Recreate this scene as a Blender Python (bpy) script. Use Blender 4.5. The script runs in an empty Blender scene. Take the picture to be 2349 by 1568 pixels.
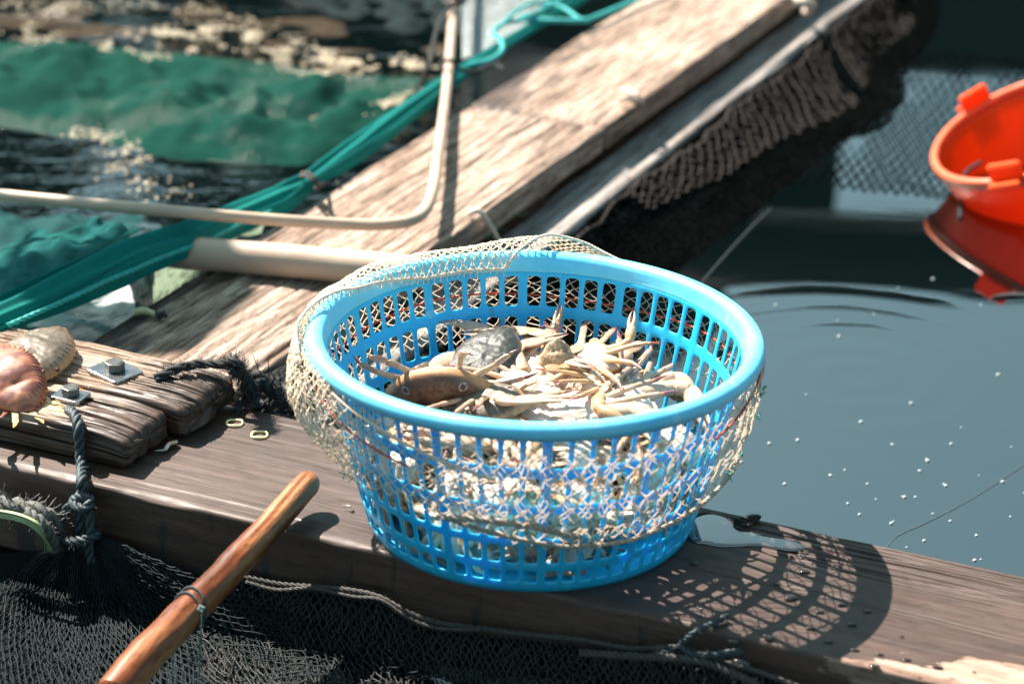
import bpy, math, random
import numpy as np
from mathutils import Vector, Matrix, Quaternion
R_ = math.radians
sc = bpy.context.scene
C = sc.collection

# ---------------------------------------------------------------- camera, sky, sun, exposure
CAM_P = Vector((0.0, -2.2291, 1.1346))
YAW, PITCH, ROLL = R_(-0.5614), R_(22.9307), R_(1.1707)
LENS = 85.0
fw = Vector((math.sin(YAW)*math.cos(PITCH), math.cos(YAW)*math.cos(PITCH), -math.sin(PITCH)))
rt0 = fw.cross(Vector((0, 0, 1))).normalized(); up0 = rt0.cross(fw)
rt = rt0*math.cos(ROLL) + up0*math.sin(ROLL); up = -rt0*math.sin(ROLL) + up0*math.cos(ROLL)
cam = bpy.data.cameras.new('camera'); camo = bpy.data.objects.new('camera', cam); C.objects.link(camo)
m3 = Matrix((rt, up, -fw)).transposed()
camo.matrix_world = Matrix.Translation(CAM_P) @ m3.to_4x4()
cam.lens = LENS; cam.sensor_width = 36; cam.clip_start = 0.05; cam.clip_end = 300
cam.dof.use_dof = True; cam.dof.focus_distance = 2.56; cam.dof.aperture_fstop = 4.2
sc.camera = camo
sc.view_settings.view_transform = 'Standard'; sc.view_settings.look = 'None'
sc.view_settings.exposure = 1.70; sc.view_settings.gamma = 1.0
SUN_TO = Vector((-0.128, 0.116, 0.20)).normalized()
w = bpy.data.worlds.new("World"); sc.world = w; w.use_nodes = True
wn = w.node_tree.nodes; wl = w.node_tree.links
bg = wn['Background']; sky = wn.new('ShaderNodeTexSky'); sky.sky_type = 'NISHITA'; sky.sun_disc = False
sky.sun_elevation = math.asin(SUN_TO.z); sky.sun_rotation = math.atan2(SUN_TO.x, SUN_TO.y)
sky.air_density = 1.0; sky.dust_density = 2.0
hs = wn.new('ShaderNodeHueSaturation'); hs.inputs['Saturation'].default_value = .50; wl.new(sky.outputs[0], hs.inputs['Color'])     # thin bright haze: a paler sky
tn = wn.new('ShaderNodeMix'); tn.data_type = 'RGBA'; tn.blend_type = 'MULTIPLY'; tn.inputs[0].default_value = 1; tn.inputs[7].default_value = (.72, 1.05, 1.02, 1)
wl.new(hs.outputs[0], tn.inputs[6]); wl.new(tn.outputs[2], bg.inputs[0]); bg.inputs[1].default_value = 0.052
sl = bpy.data.lights.new('sun', 'SUN'); so = bpy.data.objects.new('sun', sl); C.objects.link(so)
sl.energy = 5.0; sl.angle = R_(0.5); sl.color = (1.0, 0.88, 0.77)
so.rotation_euler = SUN_TO.to_track_quat('Z', 'Y').to_euler(); so.location = SUN_TO*20
sc.cycles.max_bounces = 8; sc.cycles.transparent_max_bounces = 16
sc.cycles.caustics_reflective = False; sc.cycles.caustics_refractive = False
sc.cycles.sample_clamp_indirect = 4.0
try:
    sc.cycles.use_denoising = True; sc.cycles.denoiser = 'OPENIMAGEDENOISE'
except Exception: pass

# ---------------------------------------------------------------- helpers
FPX = LENS/36*2349
def ray(x, y): return fw + rt*((x-1174.5)/FPX) - up*((y-784)/FPX)
def at(x, y, z=0.0):                       # point of the photograph on the level z
    d = ray(x, y); return CAM_P + d*((z-CAM_P.z)/d.z)
BA = R_(-23.4)                             # the raft's beam runs this way, the walkway square to it
BX = Vector((math.cos(BA), math.sin(BA), 0)); BY = Vector((-math.sin(BA), math.cos(BA), 0))
def face(x, y, off=0.0):                   # point on the beam's front face, off metres in front
    n = BY; d = ray(x, y); p0 = BY*(FRONT-off)
    return CAM_P + d*((p0-CAM_P).dot(n)/d.dot(n))
FRONT = -0.1425; BACK = 0.0965             # beam edges along BY
WATER = -0.13
rng = random.Random(7); nr = np.random.RandomState(5)

def _h(i, j, k, s):
    n = (i*374761393 + j*668265263 + k*2147483647 + s*144269504) & 0xffffffff
    n = ((n ^ (n >> 13))*1274126177) & 0xffffffff
    return ((n ^ (n >> 16)) & 0xffff)/65535.0
def vnoise(x, y, z=0.0, s=0):
    x, y, z = np.broadcast_arrays(np.asarray(x, float), np.asarray(y, float), np.asarray(z, float))
    xi, yi, zi = (np.floor(a).astype(np.int64) for a in (x, y, z))
    fx, fy, fz = x-xi, y-yi, z-zi
    fx, fy, fz = (f*f*(3-2*f) for f in (fx, fy, fz)); r = 0
    for a in (0, 1):
        for b in (0, 1):
            for c in (0, 1):
                r = r + _h(xi+a, yi+b, zi+c, s)*(fx if a else 1-fx)*(fy if b else 1-fy)*(fz if c else 1-fz)
    return r*2-1
def fbm(x, y, z=0.0, s=0, o=3):
    return sum(vnoise(x*2**k, y*2**k, z*2**k, s+k)*0.5**k for k in range(o))

def link(name, me, m, parent=None, smooth=True):
    o = bpy.data.objects.new(name, me); C.objects.link(o)
    if m is not None: me.materials.append(m)
    if smooth and len(me.polygons): me.polygons.foreach_set('use_smooth', [True]*len(me.polygons))
    if parent is not None: o.parent = parent
    return o
def tag(o, label=None, cat=None, group=None, kind=None):
    if label: o['label'] = label
    if cat: o['category'] = cat
    if group: o['group'] = group
    if kind: o['kind'] = kind
    return o
def thing(name, label, cat, loc=(0, 0, 0), group=None):
    o = bpy.data.objects.new(name, None); C.objects.link(o); o.location = loc; o.empty_display_size = .05
    return tag(o, label, cat, group)

class MB:                                  # collects verts / faces of one mesh
    def __init__(s): s.v = []; s.f = []; s.c = []; s.n = 0
    def add(s, v, f, c=None):
        v = np.asarray(v, float).reshape(-1, 3); s.v.append(v)
        s.f += [tuple(int(i)+s.n for i in q) for q in f]
        s.c.append(np.tile(np.array(c if c is not None else (1, 1, 1)), (len(v), 1)) if c is None or np.ndim(c) == 1 else np.asarray(c))
        s.n += len(v); return s
    def mesh(s, name, col=False):
        me = bpy.data.meshes.new(name); V = np.concatenate(s.v)
        me.from_pydata(V.tolist(), [], s.f); me.update()
        if col:
            a = me.color_attributes.new('col', 'FLOAT_COLOR', 'POINT'); c = np.concatenate(s.c)
            a.data.foreach_set('color', np.concatenate([c, np.ones((len(c), 1))], 1).ravel())
        return me
    def build(s, name, m, parent=None, smooth=True, col=False, origin=None):
        if origin is not None: s.v = [np.concatenate(s.v) - np.array(origin)]
        o = link(name, s.mesh(name, col), m, parent, smooth)
        if origin is not None: o.location = origin
        return o

def grid_faces(nu, nv, wrap_v=False, flip=False, off=0):
    f = []
    for i in range(nu-1):
        for j in range(nv if wrap_v else nv-1):
            a, b, c, d = i*nv+j, i*nv+(j+1) % nv, (i+1)*nv+(j+1) % nv, (i+1)*nv+j
            f.append((a, d, c, b) if flip else (a, b, c, d))
    return f
def resample(P, n):
    P = np.array([tuple(p) for p in P], float)
    if len(P) > 2:                         # Catmull-Rom
        Q = [P[0]*2-P[1]] + list(P) + [P[-1]*2-P[-2]]; out = []
        for i in range(1, len(Q)-2):
            for t in np.linspace(0, 1, 14, endpoint=False):
                a, b, c, d = Q[i-1:i+3]
                out.append(.5*((2*b)+(-a+c)*t+(2*a-5*b+4*c-d)*t*t+(-a+3*b-3*c+d)*t**3))
        P = np.array(out+[P[-1]])
    L = np.concatenate([[0], np.cumsum(np.linalg.norm(np.diff(P, axis=0), axis=1))])
    t = np.linspace(0, L[-1], n)
    return np.stack([np.interp(t, L, P[:, k]) for k in range(3)], 1), L[-1]
def frames(P):
    T = np.gradient(P, axis=0); T /= np.linalg.norm(T, axis=1)[:, None]+1e-12
    u = np.cross(T[0], (0, 0, 1.0));
    if np.linalg.norm(u) < .1: u = np.cross(T[0], (1.0, 0, 0))
    U = []
    for t in T:
        u = u - t*u.dot(t); u /= np.linalg.norm(u)+1e-12; U.append(u)
    U = np.array(U); return T, U, np.cross(T, U)
def tube(P, r, n=8, caps=True, ry=None, closed=False):
    P = np.asarray(P, float); k = len(P); r = np.broadcast_to(np.asarray(r, float), (k,))
    ry = r if ry is None else np.broadcast_to(np.asarray(ry, float), (k,))
    T, U, V = frames(P); a = np.linspace(0, 2*math.pi, n, endpoint=False)
    v = (P[:, None] + U[:, None]*(r[:, None]*np.cos(a))[..., None] + V[:, None]*(ry[:, None]*np.sin(a))[..., None]).reshape(-1, 3)
    f = grid_faces(k, n, True)
    if closed: f += [((k-1)*n+j, (k-1)*n+(j+1) % n, (j+1) % n, j) for j in range(n)]
    elif caps: f += [tuple(range(n))[::-1], tuple((k-1)*n+j for j in range(n))]
    return v, f
def rope(mb, pts, r, pitch=None, strands=3, fuzz=0, n=5, c=None):     # laid rope of twisted strands
    pitch = pitch or r*7; _, L = resample(pts, 50)
    k = max(8, int(L/pitch*9)); P, L = resample(pts, k); T, U, V = frames(P)
    s = np.linspace(0, L, k)/pitch*2*math.pi
    for q in range(strands):
        a = s + q*2*math.pi/strands
        Q = P + (U*np.cos(a)[:, None] + V*np.sin(a)[:, None])*r*.52
        v, f = tube(Q, r*.52, n); mb.add(v, f, c)
    for q in range(fuzz):
        i = rng.randrange(1, k-1); a = rng.random()*6.28; d = U[i]*math.cos(a)+V[i]*math.sin(a)+T[i]*rng.uniform(-1, 1)
        e = P[i]+d*r*.8; l = r*rng.uniform(.4, 1.3); g = e+d*l+np.array([rng.uniform(-1, 1) for _ in range(3)])*l*.4
        v, f = tube(np.array([e, (e+g)/2+np.array([0, 0, -l*.1]), g]), r*.045, 3, False); mb.add(v, f, c)
def segs(mb, A, B, r, n=3, c=None, mid=None):                     # many straight twines at once
    A = np.asarray(A, float); B = np.asarray(B, float); k = len(A)
    if k == 0: return
    T = B-A; T /= np.linalg.norm(T, axis=1)[:, None]+1e-9
    ref = np.where(np.abs(T[:, 2:3]) > .9, [[1., 0, 0]], [[0, 0, 1.]]); U = np.cross(T, ref); U /= np.linalg.norm(U, axis=1)[:, None]+1e-9
    V = np.cross(T, U); a = np.linspace(0, 2*math.pi, n, endpoint=False)
    rr = np.broadcast_to(np.asarray(r, float), (k,))
    ring = (U[:, None]*np.cos(a)[None, :, None] + V[:, None]*np.sin(a)[None, :, None])*rr[:, None, None]
    st = [A[:, None]+ring] + ([mid[:, None]+ring] if mid is not None else []) + [B[:, None]+ring]
    m = len(st); v = np.stack(st, 1).reshape(-1, 3)
    base = (np.arange(k)*m*n)[:, None, None, None]
    i = np.arange(m-1)[None, :, None, None]*n; j = np.arange(n)[None, None, :, None]; j2 = (j+1) % n
    f = np.concatenate([base+i+j, base+i+j2, base+i+n+j2, base+i+n+j], 3).reshape(-1, 4)
    mb.add(v, f.tolist(), c)
def knots(mb, P, r, c=None):
    P = np.asarray(P, float); o = np.array([(1, 0, 0), (-1, 0, 0), (0, 1, 0), (0, -1, 0), (0, 0, 1), (0, 0, -1)], float)*r
    F = np.array([(0, 2, 4), (2, 1, 4), (1, 3, 4), (3, 0, 4), (2, 0, 5), (1, 2, 5), (3, 1, 5), (0, 3, 5)])
    v = (P[:, None]+o[None]).reshape(-1, 3); f = (np.arange(len(P))[:, None, None]*6+F[None]).reshape(-1, 3); mb.add(v, f.tolist(), c)
def net(mb, fn, nu, nv, r, knot=1.7, keep=None, square=False, jit=0.0, c=None, sag=0.0, seed=1):
    """fn(u, v) -> (n,3) for arrays of u, v in 0..1; diamond (or square) mesh of twine"""
    g = np.random.RandomState(seed); I, J = np.meshgrid(np.arange(nu+1), np.arange(nv+1), indexing='ij')
    ju = g.uniform(-jit, jit, I.shape); jv = g.uniform(-jit, jit, I.shape)
    uu = (I+ju+(0 if square else (J % 2)*.5))/nu; vv = (J+jv)/nv
    P = fn(uu.ravel(), vv.ravel()).reshape(nu+1, nv+1, 3); W = np.ones(I.shape, bool) if keep is None else keep(uu, vv)
    A, B = [], []
    if square:
        prs = [((slice(0, -1), slice(None)), (slice(1, None), slice(None))), ((slice(None), slice(0, -1)), (slice(None), slice(1, None)))]
        for a, b in prs:
            k = W[a] & W[b]; A.append(P[a][k]); B.append(P[b][k])
    else:
        for j in range(nv):
            if j % 2 == 0: pr = [((slice(None), j), (slice(None), j+1)), ((slice(1, None), j), (slice(0, -1), j+1))]
            else: pr = [((slice(None), j), (slice(None), j+1)), ((slice(0, -1), j), (slice(1, None), j+1))]
            for a, b in pr:
                k = W[a] & W[b]; A.append(P[a][k]); B.append(P[b][k])
    A = np.concatenate(A); B = np.concatenate(B); mid = None
    if sag: mid = (A+B)/2 + g.normal(0, sag, A.shape)
    segs(mb, A, B, r, 3, c, mid)
    if knot: knots(mb, P[W], r*knot, c)

# ---------------------------------------------------------------- materials
MATS = {}
def new_mat(name):
    m = bpy.data.materials.new(name); m.use_nodes = True; nt = m.node_tree
    return m, nt, nt.nodes['Principled BSDF'], nt.nodes, nt.links
def ramp(nt, src, stops):
    r = nt.nodes.new('ShaderNodeValToRGB'); e = r.color_ramp.elements
    while len(e) < len(stops): e.new(.5)
    for q, (p, c) in zip(e, stops): q.position = p; q.color = (*c, 1) if len(c) == 3 else c
    nt.links.new(src, r.inputs[0]); return r.outputs[0]
def noise(nt, vec, scale, detail=4, rough=.55, dist=0.0):
    n = nt.nodes.new('ShaderNodeTexNoise'); n.inputs['Scale'].default_value = scale; n.inputs['Detail'].default_value = detail
    n.inputs['Roughness'].default_value = rough; n.inputs['Distortion'].default_value = dist
    if vec is not None: nt.links.new(vec, n.inputs['Vector'])
    return n.outputs['Fac']
def mapping(nt, scale=(1, 1, 1), src='Object', rot=(0, 0, 0)):
    t = nt.nodes.new('ShaderNodeTexCoord'); mp = nt.nodes.new('ShaderNodeMapping'); mp.inputs['Scale'].default_value = scale
    mp.inputs['Rotation'].default_value = rot; nt.links.new(t.outputs[src], mp.inputs['Vector']); return mp.outputs[0]
def mth(nt, op, a, b=None, c=None, clamp=False):
    n = nt.nodes.new('ShaderNodeMath'); n.operation = op; n.use_clamp = clamp
    for i, q in enumerate((a, b, c)):
        if q is None: continue
        if isinstance(q, (int, float)): n.inputs[i].default_value = q
        else: nt.links.new(q, n.inputs[i])
    return n.outputs[0]
def mix(nt, f, a, b, mode='MIX'):
    n = nt.nodes.new('ShaderNodeMix'); n.data_type = 'RGBA'; n.blend_type = mode
    for k, q in (('Factor', f), ('A', a), ('B', b)):
        i = [s for s in n.inputs if s.name == k and (s.type == ('VALUE' if k == 'Factor' else 'RGBA'))][0]
        if isinstance(q, (int, float)): i.default_value = q
        elif isinstance(q, tuple): i.default_value = (*q, 1)
        else: nt.links.new(q, i)
    return [s for s in n.outputs if s.type == 'RGBA'][0]
def bump(nt, h, strength, dist, chain=None):
    b = nt.nodes.new('ShaderNodeBump'); b.inputs['Strength'].default_value = strength; b.inputs['Distance'].default_value = dist
    nt.links.new(h, b.inputs['Height'])
    if chain is not None: nt.links.new(chain, b.inputs['Normal'])
    return b.outputs[0]
def sep(nt, v):
    s = nt.nodes.new('ShaderNodeSeparateXYZ'); nt.links.new(v, s.inputs[0]); return s.outputs

def plain(name, col, rough=.6, var=.25, scale=60, bmp=.2, metal=0, sss=0, spec=.5, trans=0):
    m, nt, p, nn, ll = new_mat(name)
    v = mapping(nt); a = noise(nt, v, scale, 5)
    dk = tuple(c*(1-var) for c in col); lt = tuple(min(1, c*(1+var)) for c in col)
    ll.new(ramp(nt, a, [(.3, dk), (.7, lt)]), p.inputs['Base Color'])
    ll.new(mth(nt, 'MULTIPLY_ADD', a, .3, rough-.15, True), p.inputs['Roughness'])
    p.inputs['Metallic'].default_value = metal; p.inputs['Specular IOR Level'].default_value = spec
    if bmp: ll.new(bump(nt, noise(nt, v, scale*4, 4), bmp, .001), p.inputs['Normal'])
    if sss:
        p.inputs['Subsurface Weight'].default_value = sss; p.inputs['Subsurface Radius'].default_value = (1, 1, 1); p.inputs['Subsurface Scale'].default_value = .004
    return m

def wood(name, dark, mid, light, grain=1.0, wet=None, rough=.75, spec=.3, dry=None, pale=None, streak=None, wetr=.26, gx=3):
    """grain runs along local X. wet: (lo, hi) threshold of a patchy wet film, also of shade painted on plank and blocks; dry: pale dry patch test in local x, y"""
    m, nt, p, nn, ll = new_mat(name)
    v = mapping(nt, (1, 1, 1)); vs = mapping(nt, (gx, 90*grain, 90*grain)); vf = mapping(nt, (gx*5, 420*grain, 420*grain))
    big = noise(nt, mapping(nt, (2, 9, 9)), 1.6, 4); g1 = noise(nt, vs, 1, 5, .6, .3); g2 = noise(nt, vf, 1, 3, .6)
    fac = mth(nt, 'ADD', mth(nt, 'MULTIPLY', g1, .62), mth(nt, 'ADD', mth(nt, 'MULTIPLY', g2, .25), mth(nt, 'MULTIPLY', big, .20)))
    col = ramp(nt, fac, [(.40, dark), (.52, mid), (.64, light)])
    spk = ramp(nt, noise(nt, mapping(nt, (45, 150, 150)), 1, 5, .7), [(.36, (.38, .35, .33)), (.47, (1, 1, 1))]); col = mix(nt, .8, col, spk, 'MULTIPLY')
    stn = ramp(nt, noise(nt, mapping(nt, (3.5, 14, 14)), 1, 5, .65, .6), [(.40, (.62, .56, .52)), (.55, (1, 1, 1))]); col = mix(nt, .7, col, stn, 'MULTIPLY')
    rg = mth(nt, 'MULTIPLY_ADD', g1, .25, rough-.12, True)
    wet_shade = None
    if wet:
        wn_ = noise(nt, mapping(nt, wet[2] if len(wet) > 2 else (5, 12, 12)), 1, 5, .6)
        X, Y, Z = sep(nt, mapping(nt))
        if len(wet) > 3:
            wn_ = mth(nt, 'ADD', wn_, mth(nt, 'MULTIPLY', X, wet[3]))
            if len(wet) > 4: wn_ = mth(nt, 'ADD', wn_, mth(nt, 'MULTIPLY', Z, wet[4]))
            if len(wet) > 5: wn_ = mth(nt, 'ADD', wn_, mth(nt, 'MULTIPLY', Y, wet[5]))
        s = nt.nodes.new('ShaderNodeMapRange'); s.interpolation_type = 'SMOOTHSTEP'; ll.new(wn_, s.inputs[0])
        s.inputs[1].default_value = wet[0]; s.inputs[2].default_value = wet[1]; wet_shade = s.outputs[0]
        if dry:
            X, Y, Z = sep(nt, mapping(nt))
            d = mth(nt, 'ADD', mth(nt, 'MULTIPLY', X, dry[0]), mth(nt, 'ADD', mth(nt, 'MULTIPLY', Y, dry[1]), dry[2]))
            d = mth(nt, 'ADD', d, mth(nt, 'MULTIPLY', noise(nt, mapping(nt, (9, 26, 20)), 1, 6, .62), dry[3]))
            s2 = nt.nodes.new('ShaderNodeMapRange'); s2.interpolation_type = 'SMOOTHSTEP'; ll.new(d, s2.inputs[0]); s2.inputs[1].default_value = -.01; s2.inputs[2].default_value = .015
            wet_shade = mth(nt, 'MULTIPLY', wet_shade, mth(nt, 'SUBTRACT', 1.0, s2.outputs[0]))
        col = mix(nt, wet_shade, col, mix(nt, 1.0, col, (.165, .130, .125), 'MULTIPLY'))
        film = noise(nt, mapping(nt, (30, 60, 60)), 1, 4)
        rg = mth(nt, 'ADD', mth(nt, 'MULTIPLY', rg, mth(nt, 'SUBTRACT', 1.0, wet_shade)), mth(nt, 'MULTIPLY', wet_shade, mth(nt, 'MULTIPLY_ADD', film, .40, wetr)))
        ll.new(mth(nt, 'MULTIPLY_ADD', wet_shade, .30, spec), p.inputs['Specular IOR Level'])
    else: p.inputs['Specular IOR Level'].default_value = spec
    if streak:                              # dark drip stains running down the face
        X, Y, Z = sep(nt, mapping(nt))
        n1 = noise(nt, mapping(nt, (26, 1, 5)), 1, 4, .6)
        st = ramp(nt, n1, [(streak, (0, 0, 0)), (streak+.04, (1, 1, 1))])
        side = ramp(nt, mth(nt, 'MULTIPLY_ADD', Y, -200.0, -200*.1165), [(.0, (0, 0, 0)), (.3, (1, 1, 1))])
        col = mix(nt, mth(nt, 'MULTIPLY', st, side), col, (.006, .006, .007))
    ll.new(col, p.inputs['Base Color']); ll.new(rg, p.inputs['Roughness'])
    b = bump(nt, g1, .4, .002); ll.new(bump(nt, g2, .4, .0008, b), p.inputs['Normal'])
    return m

def cloth(name, col, cell=.004, trans=.4, hole=.0, rough=.7, film=0):       # knitted plastic netting cloth, uv in metres
    m, nt, p, nn, ll = new_mat(name)
    t = nt.nodes.new('ShaderNodeTexCoord'); X, Y, Z = sep(nt, t.outputs['UV']); k = 2*math.pi/cell
    a = mth(nt, 'SINE', mth(nt, 'MULTIPLY', mth(nt, 'ADD', X, Y), k)); b = mth(nt, 'SINE', mth(nt, 'MULTIPLY', mth(nt, 'SUBTRACT', X, Y), k))
    h = mth(nt, 'MULTIPLY', mth(nt, 'ADD', mth(nt, 'ABSOLUTE', a), mth(nt, 'ABSOLUTE', b)), .5)
    n1 = noise(nt, t.outputs['UV'], 9, 5)
    base = mix(nt, h, tuple(c*.35 for c in col), mix(nt, n1, tuple(min(1, c*1.25) for c in col), tuple(c*.8 for c in col)))
    ll.new(base, p.inputs['Base Color']); p.inputs['Roughness'].default_value = rough; p.inputs['Specular IOR Level'].default_value = .15
    ll.new(bump(nt, h, .6, .0012), p.inputs['Normal'])
    if film:                                # patches of rippling water film over the cloth
        fm = ramp(nt, noise(nt, mapping(nt, (3, 7, 1), 'Object'), 1, 4, .6), [(.50, (0, 0, 0)), (.60, (1, 1, 1))]); ll.new(mth(nt, 'MULTIPLY', fm, film), p.inputs['Coat Weight'])
        p.inputs['Coat Roughness'].default_value = .16; ll.new(bump(nt, noise(nt, mapping(nt, (60, 110, 60), 'Object'), 1, 3, .6), 1.0, .012), p.inputs['Coat Normal'])
    tr = nn.new('ShaderNodeBsdfTranslucent'); ll.new(base, tr.inputs[0]); mx = nn.new('ShaderNodeMixShader'); mx.inputs[0].default_value = trans
    ll.new(p.outputs[0], mx.inputs[1]); ll.new(tr.outputs[0], mx.inputs[2]); out = nn['Material Output']; fin = mx.outputs[0]
    if hole:
        tp = nn.new('ShaderNodeBsdfTransparent'); m2 = nn.new('ShaderNodeMixShader')
        ll.new(ramp(nt, h, [(max(0.0, hole-.08), (1, 1, 1)), (hole, (0, 0, 0))]), m2.inputs[0]); ll.new(fin, m2.inputs[1]); ll.new(tp.outputs[0], m2.inputs[2]); fin = m2.outputs[0]
    ll.new(fin, out.inputs[0]); return m

def attr_mat(name, rough=.35, sss=.25, coat=.4, bmp=.25, bscale=300, spec=.5):       # pigment carried by the mesh
    m, nt, p, nn, ll = new_mat(name)
    a = nn.new('ShaderNodeAttribute'); a.attribute_name = 'col'
    n1 = noise(nt, mapping(nt), 90, 5, .65); n2 = noise(nt, mapping(nt), 25, 4)
    c = mix(nt, .65, a.outputs['Color'], ramp(nt, n1, [(.3, (.55, .5, .48)), (.62, (1, 1, 1))]), 'MULTIPLY')
    c = mix(nt, mth(nt, 'MULTIPLY', ramp(nt, n2, [(.5, (0, 0, 0)), (.75, (1, 1, 1))]), .35), c, mix(nt, 1.0, a.outputs['Color'], (.9, .55, .32), 'MULTIPLY'))
    ll.new(c, p.inputs['Base Color']); ll.new(mth(nt, 'MULTIPLY_ADD', n1, .3, rough-.15, True), p.inputs['Roughness'])
    p.inputs['Coat Weight'].default_value = coat; p.inputs['Coat Roughness'].default_value = .12; p.inputs['Specular IOR Level'].default_value = spec
    p.inputs['Subsurface Weight'].default_value = sss; p.inputs['Subsurface Radius'].default_value = (1, .6, .4); p.inputs['Subsurface Scale'].default_value = .003
    ll.new(bump(nt, noise(nt, mapping(nt), bscale, 3), bmp, .0012), p.inputs['Normal'])
    return m
# ---------------------------------------------------------------- water
def water_mat():
    m, nt, p, nn, ll = new_mat('water_surface')
    v = mapping(nt); X, Y, Z = sep(nt, v); c = at(1960, 860, WATER)
    p.inputs['Base Color'].default_value = (.0010, .0034, .0036, 1); p.inputs['Roughness'].default_value = .02; p.inputs['IOR'].default_value = 3.6
    d = mth(nt, 'SQRT', mth(nt, 'ADD', mth(nt, 'POWER', mth(nt, 'SUBTRACT', X, c.x), 2), mth(nt, 'POWER', mth(nt, 'SUBTRACT', Y, c.y), 2)))
    dn = mth(nt, 'ADD', d, mth(nt, 'MULTIPLY', noise(nt, v, 3, 2), .06))
    rings = mth(nt, 'MULTIPLY', mth(nt, 'SINE', mth(nt, 'MULTIPLY', dn, 105)), mth(nt, 'MAXIMUM', mth(nt, 'SUBTRACT', .37, d), 0.0))
    b = bump(nt, rings, 1.0, .00045)
    # the pen on the left is choppier than the still water on the right
    ch = nn.new('ShaderNodeMapRange'); ll.new(X, ch.inputs[0]); ch.inputs[1].default_value = -.15; ch.inputs[2].default_value = .10; ch.inputs[3].default_value = 1; ch.inputs[4].default_value = .008
    n1 = noise(nt, mapping(nt, (5, 14, 1)), 1, 4, .6, .4); n2 = noise(nt, mapping(nt, (30, 60, 1)), 1, 3)
    h = mth(nt, 'MULTIPLY', mth(nt, 'ADD', n1, mth(nt, 'MULTIPLY', n2, .16)), ch.outputs[0])
    b = bump(nt, h, .9, .0055, b)
    ll.new(bump(nt, noise(nt, mapping(nt, (1.6, 6, 1)), 1, 2), .35, .0007, b), p.inputs['Normal'])
    return m
mb = MB(); s = 60.0
mb.add([(-s, -s, WATER), (s, -s, WATER), (s, s, WATER), (-s, s, WATER)], [(0, 1, 2, 3)])
tag(mb.build('water', water_mat(), smooth=False), kind='structure')

# ---------------------------------------------------------------- shore beyond (seen mirrored in the water)
def far_pt(px, el, dist):                   # azimuth of a picture column, elevation in degrees, horizontal distance from the camera
    a = math.atan((px-1174.5)/FPX)+YAW
    return Vector((CAM_P.x+dist*math.sin(a), CAM_P.y+dist*math.cos(a), dist*math.tan(R_(el))+WATER))
M_hut = plain('tarred_boards', (.022, .022, .020), .9, .4, 4, .3)
M_leaf = plain('shore_leaves', (.014, .026, .012), .8, .5, 3, 0)

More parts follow.
